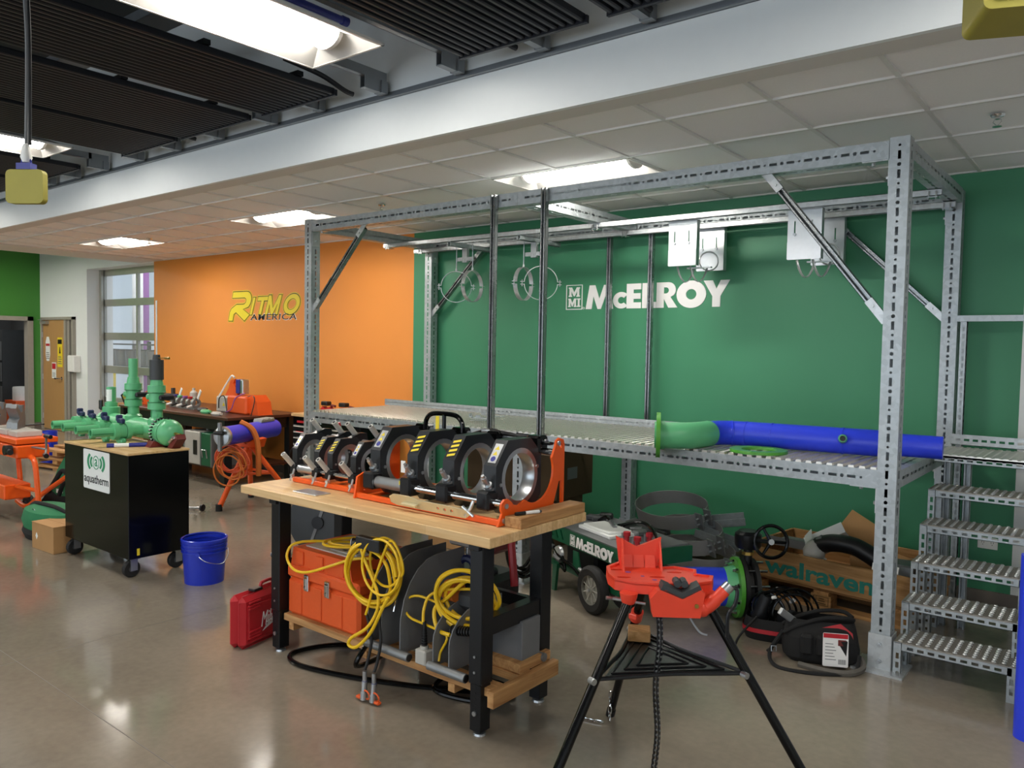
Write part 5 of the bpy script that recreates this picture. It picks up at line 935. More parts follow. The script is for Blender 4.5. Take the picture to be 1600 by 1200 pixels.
MB().bbox(-.38, -.12, -.15, .15, 0, .2, .015).build('front_panel', 'dull_grip', t); MB().bbox(-.12, .3, -.16, .16, 0, .22, .02).build('orange_cover', 'orange_plastic', t); MB().prism([(-.38,.2),(-.1,.2),(-.12,.3),(-.2,.36),(-.16,.42),(-.26,.4),(-.3,.3)], -.02, .02, frame((0,0,0),(1,0,0),(0,0,1))).build('hood', 'orange_plastic', t); MB().tube(spline([(-.38,-.1,.2), (-.25,-.08,.36), (-.18,-.05,.46), (-.12,-.05,.44)]), .012).build('hood_edge', 'white_plastic', t); MB().bbox(-.1, -.02, -.05, .05, .24, .42, .01).build('blue_fitting', 'blue_dark', t); MB().bbox(.0, .06, -.05, .05, .24, .42, .01).build('silver_fitting', 'steel', t); MB().prism([(-.03,0),(.03,0),(0,.05)], 0, .002, frame((-.2,-.151,.08),(1,0,0),(0,0,1))).build('warning_mark', 'yellow_tag', t)
for k, (m, pts) in enumerate((('black', [(-.3,-.16,.05), (-.25,-.18,.18), (-.15,-.17,.2), (-.08,-.18,.02)]), ('purple', [(-.1,-.18,.01), (.05,-.2,.06), (.1,-.17,.2), (.2,-.1,.26)]), ('black', [(.25,-.1,.22), (.4,-.1,.2), (.5,-.25,-.1), (.46,-.3,-.3), (.4,-.4,-.35)]))): MB().tube(spline(pts), .007, 6).build('cable', m, t)
MB().prism([(.28,0),(.48,0),(.44,.16),(.34,.24),(.28,.22)], -.1, .1, frame((0,0,0),(1,0,0),(0,0,1))).build('orange_flap', 'orange_plastic', t)
for k, (x, y, lb) in enumerate(((-3.85, .95, 'cluster of silver pipe fittings with coloured caps on the dark table'), )):
    t = thing('pipe_jig', lb, 'pipe jig', (x, y, .831), R(-4)); MB().box(-.35, .35, -.06, .06, 0, .02).build('base_bar', 'dull_steel', t, smooth=0)
    for q in range(5):
        xx = -.3+q*.15; MB().lathe([(.035,-.03),(.06,-.03),(.06,.03),(.035,.03),(.035,-.03)], (xx, 0, .08), (1,0,0), n=16).build('clamp_ring', 'dull_steel', t); MB().cyl((xx,-.05,.05), (xx,-.12,.03), .014, n=8).build('knob', 'black' if q % 2 else 'white_plastic', t)
        MB().bbox(xx-.03, xx+.03, -.03, .03, .12, .16, .006).build('coloured_cap', ('blue_dark', 'green_pipe', 'purple', 'red_plastic', 'alu')[q], t)
    for xx in (-.18, .36): MB().box(-.02, .02, -.005, .005, 0, .14, Matrix.Translation((xx, 0, .14)) @ Matrix.Rotation(R(35), 4, 'Y')).build('lever_plate', 'sign_white', t, smooth=0)
    MB().lathe([(0,0),(.05,0),(.05,.09),(.02,.12),(.02,.15),(0,.15)], (.14, .05, .12), n=14).build('clear_bottle', 'dull_grip', t)
t = thing('power_drill', 'black handheld tool on the dark table behind the manifold', 'power tool', (-4.35, 1.05, .831), R(10)); MB().bbox(-.2, .12, -.05, .05, .06, .16, .02).build('tool_body', 'black', t); MB().bbox(-.02, .06, -.03, .03, 0, .08, .01).build('grip', 'black', t); MB().box(-.02, .02, -.02, .02, .16, .24).build('switch_tab', 'dark_grey', t, smooth=0)
t = thing('power_drill', 'orange handheld tool on the dark table beside the green riser', 'power tool', (-4.72, .9, .831), R(15)); MB().prism([(-.1,0),(.1,0),(.12,.1),(.04,.2),(-.06,.16)], -.05, .05, frame((0,0,0),(1,0,0),(0,0,1))).build('tool_body', 'orange_plastic', t); MB().bbox(-.25, -.05, -.05, .05, .02, .06, .01).build('battery', 'dark_grey', t)
t = thing('hand_gauge', 'black handheld meter leaning on the dark table left end', 'meter', (-4.85, .7, .831), R(15)); MB().bbox(-.1, .1, -.02, .02, 0, .2, .01, Matrix.Rotation(R(-30), 4, 'Y')).build('meter_body', 'black', t); MB().box(-.06, .06, -.022, -.02, .08, .17, Matrix.Rotation(R(-30), 4, 'Y')).build('meter_face', 'yellow_box', t, smooth=0)
for k, (x, y, m, lb) in enumerate(((-2.95, .72, 'green_pipe', 'small green fitting on the front of the dark table'), (-2.6, .66, 'dull_grip', 'small pale clamp block on the front of the dark table'), (-3.25, .85, 'dark_grey', 'small dark part in the middle of the dark table'))):
    t = thing('small_fitting', lb, 'fitting', (x, y, .831)); MB().lathe([(0,0),(.06,0),(.07,.02),(.05,.045),(0,.05)], n=14, M=Matrix.Diagonal((1.3,.8,1,1))).build('fitting_body', m, t); MB().cyl((.06,0,.025), (.11,0,.025), .018, n=10).build('fitting_neck', m, t)
# ------------------------------------------------------------------ orange tripod with blue pipe
t = thing('pipe_stand', 'orange tripod pipe stand behind the bucket', 'tripod stand', (-1.08, .1, 0)); TT = t
def tp(name, b, m, smooth=35): return b.build(name, m, TT, world=True, smooth=smooth)
c0 = Vector((-1.08, .12, .68))
for f in ((-1.15, -.18, .03), (-.78, .5, .03), (-1.55, .45, .03)):
    tp('leg', MB().cyl(c0, f, .028, n=12), 'orange_metal'); tp('foot', MB().cyl(Vector(f)+Vector((0,0,.04)), Vector(f)-Vector((0,0,.03)), .034, n=12), 'black_rubber')
tp('spreader', MB().tube([(-1.12,.0,.36), (-.93,.31,.36), (-1.3,.29,.36)], .014, 8, True), 'orange_metal'); tp('head_cradle', MB().prism([(-.14,.0),(.14,.0),(.17,.09),(.12,.1),(0,.03),(-.12,.1),(-.17,.09)], -.06, .06, frame((-1.08,.12,.64),(.92,.39,0),(0,0,1))), 'orange_metal')
tp('strap', MB().tube(spline([(-1.02,-.02,.91), (-.94,.06,.84), (-.9,.1,.7), (-.88,.1,.5), (-.88,.1,.36)]), .028, 6), 'strap_orange')
t = thing('blue_pipe_piece', 'purple-blue pipe strapped on the orange tripod stand', 'pipe', (-1.08, .12, .79), R(113)); 
MB().cyl((-.42,0,0), (.46,0,0), .095, n=28).build('pipe_body', 'purple_pipe', t); MB().lathe([(0,0),(.098,0),(.098,.03),(.085,.045),(.04,.05),(0,.05)], (-.42,0,0), (-1,0,0), n=28).build('end_plug', 'steel', t); MB().box(.15, .4, -.05, .05, .088, .11).build('tooth_strip_base', 'alu', t, smooth=0)
for k in range(7): MB().box(.16+k*.034, .178+k*.034, -.05, .05, .1, .125).build('tooth', 'dull_grip', t, smooth=0)
MB().tube(spline([(.1,.1,.0), (.12,.13,-.03), (.1,.1,-.06)]), .01).build('wire_hook', 'steel', t); MB().box(-.5, -.47, -.015, .015, -.14, .14).cyl((-.49,0,.1), (-.49,0,-.1), .012).build('yoke_arm', 'dull_steel', t); MB().cyl((-.5,-.05,.04), (-.5,.05,.04), .02).build('yoke_knob', 'black', t)
hose('orange_hose', 'bundle of thin orange hose hanging under the blue pipe on the tripod', 'hose', loops((-1.0, -.12, .52), 6.3, .16, (.5,-.86,0), jit=.035, squash=.9, seed=21), .009, 'hose_orange', 4)
hose('orange_hose', 'second orange hose bundle hanging lower on the tripod stand', 'hose', loops((-.98, -.14, .47), 4.3, .13, (.6,-.8,0), jit=.035, squash=1.1, seed=22), .008, 'strap_orange', 4)
t = thing('floor_bolt', 'silver pin with black knob lying by the tripod foot', 'pin', (-1.28, -.3, .0), R(200)); MB().cyl((0,0,.03), (.18,.02,.02), .014, n=10).build('pin_shaft', 'steel', t); MB().lathe([(0,0),(.035,.005),(.035,.025),(0,.03)], (0,0,.035), (-1,0,0), n=14).build('knob', 'black', t)
# ------------------------------------------------------------------ tool cabinet
t = thing('tool_cabinet', 'black drawer tool cabinet by the orange wall behind the platform post', 'cabinet', (-1.1, 1.38, 0)); 
MB().bbox(-.6, .6, -.27, .27, .05, .86, .006).build('carcass', 'gloss_black', t, smooth=0); MB().bbox(-.62, .62, -.285, .28, .86, .895, .004).build('cabinet_top', 'maple', t, smooth=0)
z = .10
for k, h in enumerate((.14, .12, .1, .09, .08, .07, .07)):
    for xx in (-.3, .3):
        d = MB().bbox(xx-.28, xx+.28, -.285, -.27, z, z+h-.01, .003).build('drawer', 'black_metal', t, smooth=0); MB().bbox(xx-.26, xx+.26, -.297, -.285, z+h-.03, z+h-.018, .003).build('drawer_pull', 'dull_grip', d, smooth=0)
    z += h
for xx in (-.5, .5): MB().cyl((xx,-.15,0.03), (xx,-.1,.03), .03).build('caster', 'black_rubber', t)
MB().box(-.5, -.36, -.2875, -.285, .79, .815).box(-.52, -.38, -.2875, -.285, .67, .69).build('red_badge', 'red_plastic', t, smooth=0)
for k, (x, lb) in enumerate(((-1.3, 'left'), (-.98, 'right'))):
    t = thing('bench_vise', lb+' of two red chain vises on the black tool cabinet', 'vise', (x, 1.3, .896)); MB().bbox(-.13, .13, -.05, .05, 0, .05, .015).build('vise_base', 'red_plastic', t); MB().prism([(-.1,.05),(.1,.05),(.06,.09),(0,.06),(-.06,.09)], -.03, .03, frame((0,0,0),(1,0,0),(0,0,1))).build('vise_jaw', 'red_plastic', t); MB().bbox(-.08, .03, -.04, .04, .1, .15, .01).build('chain_head', 'black', t); MB().tube([(.05,0,.05), (.08,0,.11), (.14,0,.1)], .015).build('vise_handle', 'dark_red', t)
hose('dark_cable', 'dark cable hanging beside the black tool cabinet', 'cable', [(-1.72,1.2,.5), (-1.84,1.18,.42), (-1.9,1.2,.2), (-1.88,1.22,.02), (-1.6,1.0,.012), (-1.2,.9,.012)], .01, 'black', 6)
# facing disc behind the bench
t = thing('facing_disc', 'dark grey round facing tool on a green foot behind the bench', 'facing tool', (1.05, -.62, 0), R(25)); MB().cyl((0,.02,.3), (0,-.03,.3), .26, n=36).build('disc', 'dark_grey', t); MB().cyl((0,-.03,.3), (0,-.05,.3), .05, n=16).build('hub', 'black', t); MB().box(-.012, .012, -.04, -.03, .1, .5, Matrix.Translation((0,0,.3)) @ Matrix.Rotation(R(20), 4, 'Y') @ Matrix.Translation((0,0,-.3))).build('blade', 'mid_grey', t, smooth=0); MB().prism([(-.3,0),(.25,0),(.2,.06),(-.1,.08)], -.1, .1, frame((0,0,0),(1,0,0),(0,0,1))).build('foot', 'green_machine', t); MB().cyl((-.3,-.08,.03), (-.38,-.09,.03), .018).build('foot_pin', 'steel', t)
# ------------------------------------------------------------------ green power unit under the platform
t = thing('power_unit', 'green wheeled hydraulic power unit with white lettering under the platform', 'power unit', (3.40, -.22, 0), R(-24)); U = t
UP = ('front_shroud','top_plate','side_shroud','vent_shadow','oval_slot','white_tray','red_fitting','silver_valve','machine_clutter')
def up_(name, b, m, smooth=35): return b.build(name, m, U, smooth=smooth, loc=(-.06, 0, .03) if name in UP else None)
# local: x along the lettered front, y back
FZ = lambda x, z, y=0: frame((x, y, z), (1,0,0), (0,0,1))
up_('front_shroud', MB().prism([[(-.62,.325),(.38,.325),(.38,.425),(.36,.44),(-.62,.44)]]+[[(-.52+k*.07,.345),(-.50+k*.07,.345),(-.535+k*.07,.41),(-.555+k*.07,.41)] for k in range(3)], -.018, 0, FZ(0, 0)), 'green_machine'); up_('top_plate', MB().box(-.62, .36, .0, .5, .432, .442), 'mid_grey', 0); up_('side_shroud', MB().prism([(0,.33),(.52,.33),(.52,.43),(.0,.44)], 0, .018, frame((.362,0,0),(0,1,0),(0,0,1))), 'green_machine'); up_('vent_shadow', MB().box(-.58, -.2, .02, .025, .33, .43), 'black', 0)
up_('engine_block', MB().bbox(-.55, -.17, .1, .46, .17, .43, .02), 'black'); up_('frame_rail', MB().box(-.62, .25, -.0, .03, .17, .205), 'green_machine', 0); up_('frame_strut', MB().prism([(-.28,.2),(-.18,.2),(-.22,.34),(-.28,.34)], 0, .01, FZ(0,0)), 'green_machine'); up_('stand_leg', MB().prism([(-.54,0),(-.5,0),(-.47,.2),(-.53,.2)], 0, .02, FZ(0,0)), 'green_machine'); up_('stand_leg', MB().prism([(-.54,0),(-.5,0),(-.47,.2),(-.53,.2)], 0, .02, FZ(0,0,.3)), 'green_machine')
for y in (-.04, .2):
    wh = up_('wheel', MB().lathe([(.095,-.03),(.135,-.035),(.153,-.022),(.157,0),(.153,.022),(.135,.035),(.095,.03)], (.02,y,.157), (0,1,0), n=32), 'black_rubber'); up_('wheel_rim', MB().lathe([(.098,-.03),(.098,.0),(.088,.0),(.078,-.012),(.025,-.008),(.02,-.03),(0,-.03)], (.02,y,.157), (0,1,0), n=28), 'alu')
    sp_ = MB()
    for k in range(9): a = 2*PI*k/9; sp_.cyl((.02+.02*math.cos(a), y-.016, .157+.02*math.sin(a)), (.02+.09*math.cos(a), y-.016, .157+.09*math.sin(a)), .004, n=5)
    sp_.build('rim_rib', 'dull_grip', U); up_('axle_nut', MB().cyl((.02,y-.03,.157), (.02,y-.045,.157), .012, n=8), 'steel')
bd = bpy.data.objects.new('logo', None); COL.objects.link(bd); bd.parent = U; bd.location = (-.06, -.018, .03); bd.empty_display_size = .05
mcelroy(bd, frame((-.17, -0.0, .343), (1,0,0), (0,0,1)), .072, .44, d=.003); badge(bd, frame((-.245, 0, .343), (1,0,0), (0,0,1)), .06, .075, d=.003)
up_('oval_slot', MB().prism(rrect(.29, .345, .36, .38, .009), 0, .0012, FZ(0, 0, -.018)), 'black'); up_('white_tray', MB().bbox(-.3, .08, .08, .3, .442, .465, .004).bbox(-.27, .05, .1, .28, .465, .48, .004), 'sign_white', 0)
for x, y in ((.16, .16), (.24, .28), (.3, .14)): up_('red_fitting', MB().cyl((x,y,.442), (x,y,.48), .016, n=12).cyl((x,y,.48), (x,y,.505), .024, n=12), 'red_plastic'); up_('silver_valve', MB().cyl((x-.04,y,.442), (x-.04,y,.49), .012, n=8), 'steel')
for k, pts in enumerate(([(-.5,.3,.45), (-.35,.3,.53), (-.2,.25,.52), (-.05,.2,.47)], [(-.2,.3,.5), (.0,.35,.56), (.2,.3,.54), (.38,.2,.5), (.55,.1,.4)], [(-.55,-.03,.36), (-.4,-.05,.28), (-.2,-.05,.24), (-.05,-.04,.16)], [(-.5,-.03,.28), (-.3,-.06,.2), (-.4,-.03,.3)])): up_('hydraulic_line', MB().tube(spline(pts), .011), 'gloss_black')
for p0, p1 in (((-.58,-.05,.33), (-.48,-.05,.325)), ((-.45,-.06,.27), (-.36,-.06,.255)), ((-.15,-.04,.25), (-.06,-.04,.23)), ((-.22,.25,.53), (-.12,.22,.51))): up_('line_coupler', MB().cyl(p0, p1, .013, n=10).cyl((Vector(p0)+Vector(p1))/2, p1, .017, n=6), 'steel')
up_('silver_cover', MB().lathe([(0,0),(.055,0),(.05,.02),(0,.025)], (-.42,-.03,.29), (0,-1,0), n=18), 'alu_plate')
for k in range(8):
    up_('machine_clutter', MB().bbox(-.05, .05, -.03, .03, 0, .04, .01, Matrix.Translation((random.uniform(-.5, .2), random.uniform(.3, .45), .443)) @ Matrix.Rotation(random.uniform(0, 3), 4, 'Z')), ('black', 'dark_grey', 'dull_steel')[k % 3])
hose('black_hose', 'coil of black hose beside the middle platform foot', 'hose', loops((2.72, -.12, .3), 5.2, .13, (.8,-.5,0), jit=.03, squash=1.7, seed=31), .011, 'gloss_black', 5)
# cartons behind the power unit
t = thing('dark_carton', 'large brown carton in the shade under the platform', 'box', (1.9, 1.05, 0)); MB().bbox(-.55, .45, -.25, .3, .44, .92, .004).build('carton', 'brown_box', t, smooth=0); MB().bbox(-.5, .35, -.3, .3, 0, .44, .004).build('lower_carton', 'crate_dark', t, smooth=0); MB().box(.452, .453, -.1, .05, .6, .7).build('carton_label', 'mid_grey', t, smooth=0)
o = MB().bbox(1.35, 1.75, .3, .8, .0, .42, .004).build('tan_panel', 'tan', smooth=0); tag(o, 'tan carton seen through the clamp machine rings', 'box')
# grey pipe bands
def band(label, c, rad, w, ax, sq=.7, rot=0., a0=10, a1=350):
    t = thing('pipe_band', label, 'pipe clamp', c, rot, 'grey pipe bands heaped under the platform'); ax = Vector(ax).normalized(); M = frame((0,0,0), Vector((1,0,0)) if abs(ax.x) < .9 else Vector((0,1,0)), ax.cross(Vector((1,0,0)) if abs(ax.x) < .9 else Vector((0,1,0))))
    b = MB(); n = 28; vs = []
    for k in range(n+1):
        a = R(a0+(a1-a0)*k/n)
        for r_, z in ((rad, 0), (rad, w), (rad+.008, w), (rad+.008, 0)): vs.append((r_*math.cos(a), r_*sq*math.sin(a), z))
    b.add(vs, [(k*4+e, k*4+(e+1) % 4, (k+1)*4+(e+1) % 4, (k+1)*4+e) for k in range(n) for e in range(4)], M); b.build('steel_band', 'grey_strap', t)
    for a in (a0, a1):
        x, y = (rad+.03)*math.cos(R(a)), (rad+.03)*sq*math.sin(R(a)); MB().box(x-.035, x+.035, y-.006, y+.006, -.008, w+.008, M).build('band_lug', 'dull_steel', t, smooth=0); MB().cyl((x, y-.03, w*.3), (x, y+.03, w*.3), .008, n=8, M=M).cyl((x, y-.03, w*.7), (x, y+.03, w*.7), .008, n=8, M=M).build('lug_bolt', 'steel', t)
band('grey steel band topmost and leftmost in the heap', (3.26, 1.12, .40), .36, .11, (.1,-.3,1), .62, R(-25)); band('grey steel band lying in the middle of the heap', (3.5, .9, .28), .36, .11, (-.1,-.25,1), .6, R(-32)); band('grey steel band lowest and nearest the flange', (3.62, .80, .17), .34, .11, (.05,-.15,1), .6, R(-22)); band('small grey steel band behind the power unit', (3.02, 1.1, .2), .2, .09, (0,-.2,1), .7, R(-15))
for k, (c, r_, lb) in enumerate((((3.68, 1.1, .40), (.2, -.15, .45), 'galvanised angle bracket on top of the grey bands'), ((3.72, .95, .30), (.1, .2, .1), 'galvanised channel piece in the grey band heap, lower'), ((3.5, .8, .22), (.3, .1, 1.0), 'small galvanised clip inside the grey bands'))):
    t = thing('steel_bracket', lb, 'bracket', c, 0, 'galvanised pieces in the band heap'); M = Euler(r_).to_matrix().to_4x4(); MB().prism([[(-.17,-.06),(.17,-.06),(.17,.06),(-.17,.06)], circ(.09, 0, .014, 8), circ(-.05, .02, .012, 8)], 0, .006, M).build('web', 'galv', t); MB().box(-.17, .17, -.06, -.054, 0, .06, M).box(-.17, .17, .054, .06, 0, .06, M).build('flange', 'galv', t, smooth=0)
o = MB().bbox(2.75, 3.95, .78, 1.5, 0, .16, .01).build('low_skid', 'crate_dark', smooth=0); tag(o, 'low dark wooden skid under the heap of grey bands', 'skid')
# ------------------------------------------------------------------ flanged pipe with valve
ax = Vector((-.79, -.61, 0)).normalized(); fc = Vector((4.13, .30, .196)); t = thing('flanged_pipe', 'blue pipe with large green bolted flange on the floor', 'pipe', (4.13, .30, 0)); Q = t
def qp(name, b, m, smooth=35): return b.build(name, m, Q, world=True, smooth=smooth)
M = frame(fc, ax.cross(Vector((0,0,1))), (0,0,1)); sgn = 1 if (M.to_3x3() @ Vector((0,0,1))).dot(ax) > 0 else -1
qp('flange', MB().prism([circ(0,0,.192,40), circ(0,0,.1,28)], -.013, .013, M), 'lime_flange'); qp('stub_end', MB().cyl(fc+ax*.012, fc+ax*.08, .138, .124, n=32), 'green_pipe'); qp('blue_pipe', MB().cyl(fc+ax*.07, fc+ax*.52, .122, n=32), 'blue_pipe')
for k in range(10):
    a = 2*PI*(k+.5)/10; c = fc+(M.to_3x3() @ Vector((math.cos(a), math.sin(a), 0)))*.163; qp('flange_bolt', MB().cyl(c+ax*.013, c+ax*.032, .016, n=6).cyl(c+ax*.032, c+ax*.05, .009, n=8), 'chrome'); qp('stud', MB().cyl(c-ax*.013, c-ax*.17, .008, n=8), 'chrome')
t = thing('butterfly_valve', 'black gear valve with three-spoke handwheel beside the green flange', 'valve', (4.23, .38, 0)); Q = t
for k, (d, r_) in enumerate(((.02, .185), (.055, .15), (.09, .185))): qp('valve_disc', MB().lathe([(.09,d),(r_,d),(r_,d+.025),(.09,d+.025)], fc, -ax, n=32), 'black_rubber')
qp('valve_neck', MB().cyl(fc-ax*.07+Vector((0,0,.15)), fc-ax*.07+Vector((0,0,.30)), .028, n=14), 'black'); qp('neck_collar', MB().cyl(fc-ax*.07+Vector((0,0,.215)), fc-ax*.07+Vector((0,0,.235)), .04, n=8), 'brass'); qp('gearbox', MB().lathe([(0,.26),(.075,.26),(.085,.28),(.085,.35),(.06,.37),(0,.372)], (fc.x-ax.x*.07, fc.y-ax.y*.07, fc.z), n=24), 'black_metal'); 
wc = Vector((4.36, .27, .535)); wn = Vector((.52, -.83, .1)).normalized(); qp('handwheel_rim', MB().torus(wc, .1, .011, wn, 36, 8), 'gloss_black'); qp('wheel_hub', MB().cyl(wc-wn*.02, wc+wn*.018, .018, n=14), 'steel'); qp('wheel_shaft', MB().cyl(wc, (fc.x-ax.x*.07, fc.y-ax.y*.07, .535-.03), .014, n=10), 'black_metal')
u = wn.orthogonal().normalized(); v = wn.cross(u)
for k in range(3): a = R(20+120*k); qp('wheel_spoke', MB().cyl(wc, wc+(u*math.cos(a)+v*math.sin(a))*.1, .012, .008, n=8), 'gloss_black')
# ------------------------------------------------------------------ crate on pallet
t = thing('pallet', 'wooden pallet carrying the stencilled crate under the platform', 'pallet', (4.55, 1.2, 0), R(-6.5)); PL = t
L2, Y0, Y1 = .56, -.38, .38
for y in (Y0+.05, 0, Y1-.05):
    MB().box(-L2, L2, y-.05, y+.05, 0, .022).build('bottom_board', 'pine', t, smooth=0)
    for x in (-L2+.07, 0, L2-.07):
        bk = MB().bbox(x-.07, x+.07, y-.05, y+.05, .022, .1, .002).build('block', 'crate_wood', t, smooth=0)
        if y < -.2 and x == 0: 
            f = MB(); 
            for a in ((-.05,-.046,.03,.09), (-.032,-.029,.03,.09), (.05,.053,.03,.09)): f.box(a[0], a[1], y-.0512, y-.05, a[2], a[3])
            f.box(-.05,.053,y-.0512,y-.05,.03,.033).box(-.05,.053,y-.0512,y-.05,.087,.09)
            for q in range(3): f.box(-.02+.004*q, .035-.006*q, y-.0512, y-.05, .04+q*.016, .045+q*.016)
            f.build('stamp_mark', 'brown_box', t, smooth=0)
for k in range(5): y = Y0+(Y1-Y0)*(k+.5)/5; MB().bbox(-L2, L2, y-.06, y+.06, .122, .142, .002).build('top_board', 'pine', t, smooth=0)
for x in (-L2+.05, 0, L2-.05): MB().box(x-.05, x+.05, Y0, Y1, .1, .122).build('stringer_board', 'pine_y', t, smooth=0)
t = thing('wooden_crate', 'open wooden crate with teal stencilled word on its side', 'crate', (4.55, 1.2, .143), R(-6.5))
for y in (Y0, Y1): MB().bbox(-L2, L2, y-.011, y+.011, 0, .195, .002).build('side_board', 'crate_wood', t, smooth=0)
for x in (-L2, L2): MB().bbox(x-.011, x+.011, Y0+.011, Y1-.011, 0, .195, .002).build('end_board', 'crate_wood', t, smooth=0)
MB().box(-L2+.012, L2-.012, Y0+.012, Y1-.012, .001, .008).build('crate_bottom', 'pine', t, smooth=0)
text('walraven', .115, .0012, frame((-.40, Y0-.011, .03), (1,0,0), (0,0,1)), .03, 0, .745).build('stencilled_word', 'teal_ink', t, smooth=0)
def flap(label, c, rot, w, h, m, name='carton_flap', cat='cardboard'):
    t = thing(name, label, cat, c, 0); M = Euler(rot).to_matrix().to_4x4(); MB().box(-w/2, w/2, -h/2, h/2, 0, .006, M).build('sheet', m, t, smooth=0); MB().box(-w/2, w/2, -h/2, -h/2+.006, -.1, 0, M).build('folded_edge', m, t, smooth=0); return t
flap('upright brown cardboard flap rising from the crate', (4.62, 1.33, .44), (R(60), R(25), R(-10)), .3, .22, 'cardboard'); flap('white carton strip leaning in the crate, left', (4.35, 1.05, .37), (R(50), R(-50), R(-20)), .08, .24, 'sign_white'); flap('white carton strip slanting over the crate, upper', (4.42, 1.15, .43), (R(55), R(-30), R(15)), .28, .08, 'sign_white'); flap('low brown carton flap in the crate by the platform post', (4.82, 1.05, .355), (R(30), R(10), R(-10)), .34, .18, 'cardboard'); flap('white paper slip on the right rim of the crate', (4.9, .82, .345), (R(70), 0, R(-6)), .16, .06, 'paper')
t = thing('black_hood', 'black curved rubber piece lying in the crate', 'rubber part', (4.62, 1.02, .33)); MB().tube(spline([(-.2,0,.05), (-.1,-.02,.09), (.05,-.03,.09), (.2,-.05,.03)]), [.04]*1+[.05]*7+[.07]*9+[.065]*8 if False else .06, 14).build('hood_body', 'black', t); MB().cyl((-.24,0,.05), (-.18,0,.055), .03).build('hood_spout', 'black', t)
t = thing('wrapped_part', 'clear-wrapped metal part in the crate', 'metal part', (4.40, 1.0, .3), R(20)); MB().lathe([(0,0),(.07,0),(.075,.05),(.05,.1),(.02,.12),(0,.12)], n=14).build('wrap', 'dull_grip', t); MB().cyl((0,0,.1), (.05,-.03,.15), .02).build('neck', 'dull_steel', t)
t = thing('steel_tray', 'flat grey steel tray at the left of the crate', 'tray', (4.25, 1.3, .3), R(-6)); MB().box(-.22, .2, -.15, .15, 0, .008).build('tray_floor', 'dull_steel', t, smooth=0); MB().box(-.22, .2, -.153, -.15, 0, .06).build('tray_rim', 'dull_steel', t, smooth=0)
o = MB().bbox(4.86, 5.04, .9, 1.15, .1425+.01, .37, .01).build('blue_grey_part', 'dull_steel'); tag(o, 'grey metal part in the crate behind the platform post', 'metal part')
# ------------------------------------------------------------------ tool bags on the floor
t = thing('tool_bag', 'open black and red tool bag with white tag on the floor', 'bag', (4.77, -.04, 0), R(22)); BG = t
def bgp(name, b, m, smooth=35): return b.build(name, m, BG, smooth=smooth)
lo = []; n = 24
def bagring(sx, sy, z, dx=0., dy=0.): return [(dx+sx*math.copysign(abs(math.cos(2*PI*k/n))**.6, math.cos(2*PI*k/n)), dy+sy*math.copysign(abs(math.sin(2*PI*k/n))**.6, math.sin(2*PI*k/n)), z) for k in range(n)]
def loft(rings, cap=True):
    b = MB(); m = len(rings[0]); b.add([p for r_ in rings for p in r_], [(i*m+k, i*m+(k+1) % m, (i+1)*m+(k+1) % m, (i+1)*m+k) for i in range(len(rings)-1) for k in range(m)]+([tuple(range(m))] if cap else [])); return b
bgp('bag_body', loft([bagring(.17,.10,.0), bagring(.2,.125,.03), bagring(.205,.13,.09), bagring(.195,.115,.14)]), 'bag_black'); bgp('upper_panel', loft([bagring(.196,.116,.138), bagring(.185,.095,.19,.0,.01), bagring(.165,.075,.225,.01,.02)], False), 'bag_black'); bgp('red_panel', MB().prism([(-.05,.1),(.17,.1),(.16,.19),(.1,.235),(-.02,.2)], 0, .008, frame((0,-.128,0),(1,.05,0),(0,.3,1))), 'red_plastic')
for y in (-1, 1): bgp('zip_lip', MB().tube(spline([(-.2,y*.07,.15), (-.12,y*.075-.0,.2), (0,y*.07+.01,.245), (.12,y*.06+.015,.255), (.17,y*.02+.02,.235)]), .012), 'bag_black')
bgp('bag_lining', MB().prism([(-.17,-.05),(.1,-.04),(.1,.06),(-.17,.06)], .17, .172), 'grey_cloth')
for x in (-.08, .0, .1): bgp('pocket', MB().bbox(x-.032, x+.032, -.148, -.1, .06, .17, .012), 'bag_black')
bgp('shoulder_strap', MB().tube(spline([(-.2,-.02,.14), (-.27,-.1,.04), (-.24,-.22,.008), (-.1,-.26,.008), (.05,-.24,.008), (.16,-.2,.02), (.19,-.12,.08)]), .011, 6), 'bag_black'); bgp('strap_buckle', MB().torus((-.25,-.1,.06), .02, .003, (.4,-.8,.3), 4, 5), 'steel')
bgp('wide_strap', MB().tube(spline([(-.12,-.16,.012), (.0,-.22,.015), (.12,-.22,.015), (.2,-.16,.03), (.2,-.1,.06)]), .018, 6), 'grey_cloth')
M = frame((.0, -.162, .02), (.98,.1,.0), (-.12,.05,.98)) @ Matrix.Diagonal((1.25,1.2,1,1)); tg = bgp('hang_tag', MB().prism(rrect(0,.105,0,.15,.006), 0, .002, M), 'paper'); MB().box(.002,.103,.128,.148,.002,.003,M).build('tag_header', 'red_print', tg, smooth=0); MB().bbox(.062,.095,.095,.122,.002,.004,.001,M).build('tag_picture', 'dark_red', tg, smooth=0)
tl = MB()
for k in range(6): tl.box(.01, .055-.006*(k % 3), .03+k*.014, .033+k*.014, .002, .0026, M)
tl.build('tag_text', 'mid_grey', tg, smooth=0); bc = MB()
for k in range(8): bc.box(.065+k*.004, .067+k*.004, .012, .034, .002, .0026, M)
bc.build('tag_barcode', 'dark_grey', tg, smooth=0)
bgp('steel_tool', MB().bbox(-.02,.02,-.012,.012,0,.2,.004, Matrix.Translation((-.1,.03,.16)) @ Euler((R(10),R(-55),R(30))).to_matrix().to_4x4()), 'alu_plate')
t = thing('tool_bag', 'black bag heaped with tangled black cables left of the tagged bag', 'bag', (4.46, .12, 0), R(15)); BG = t
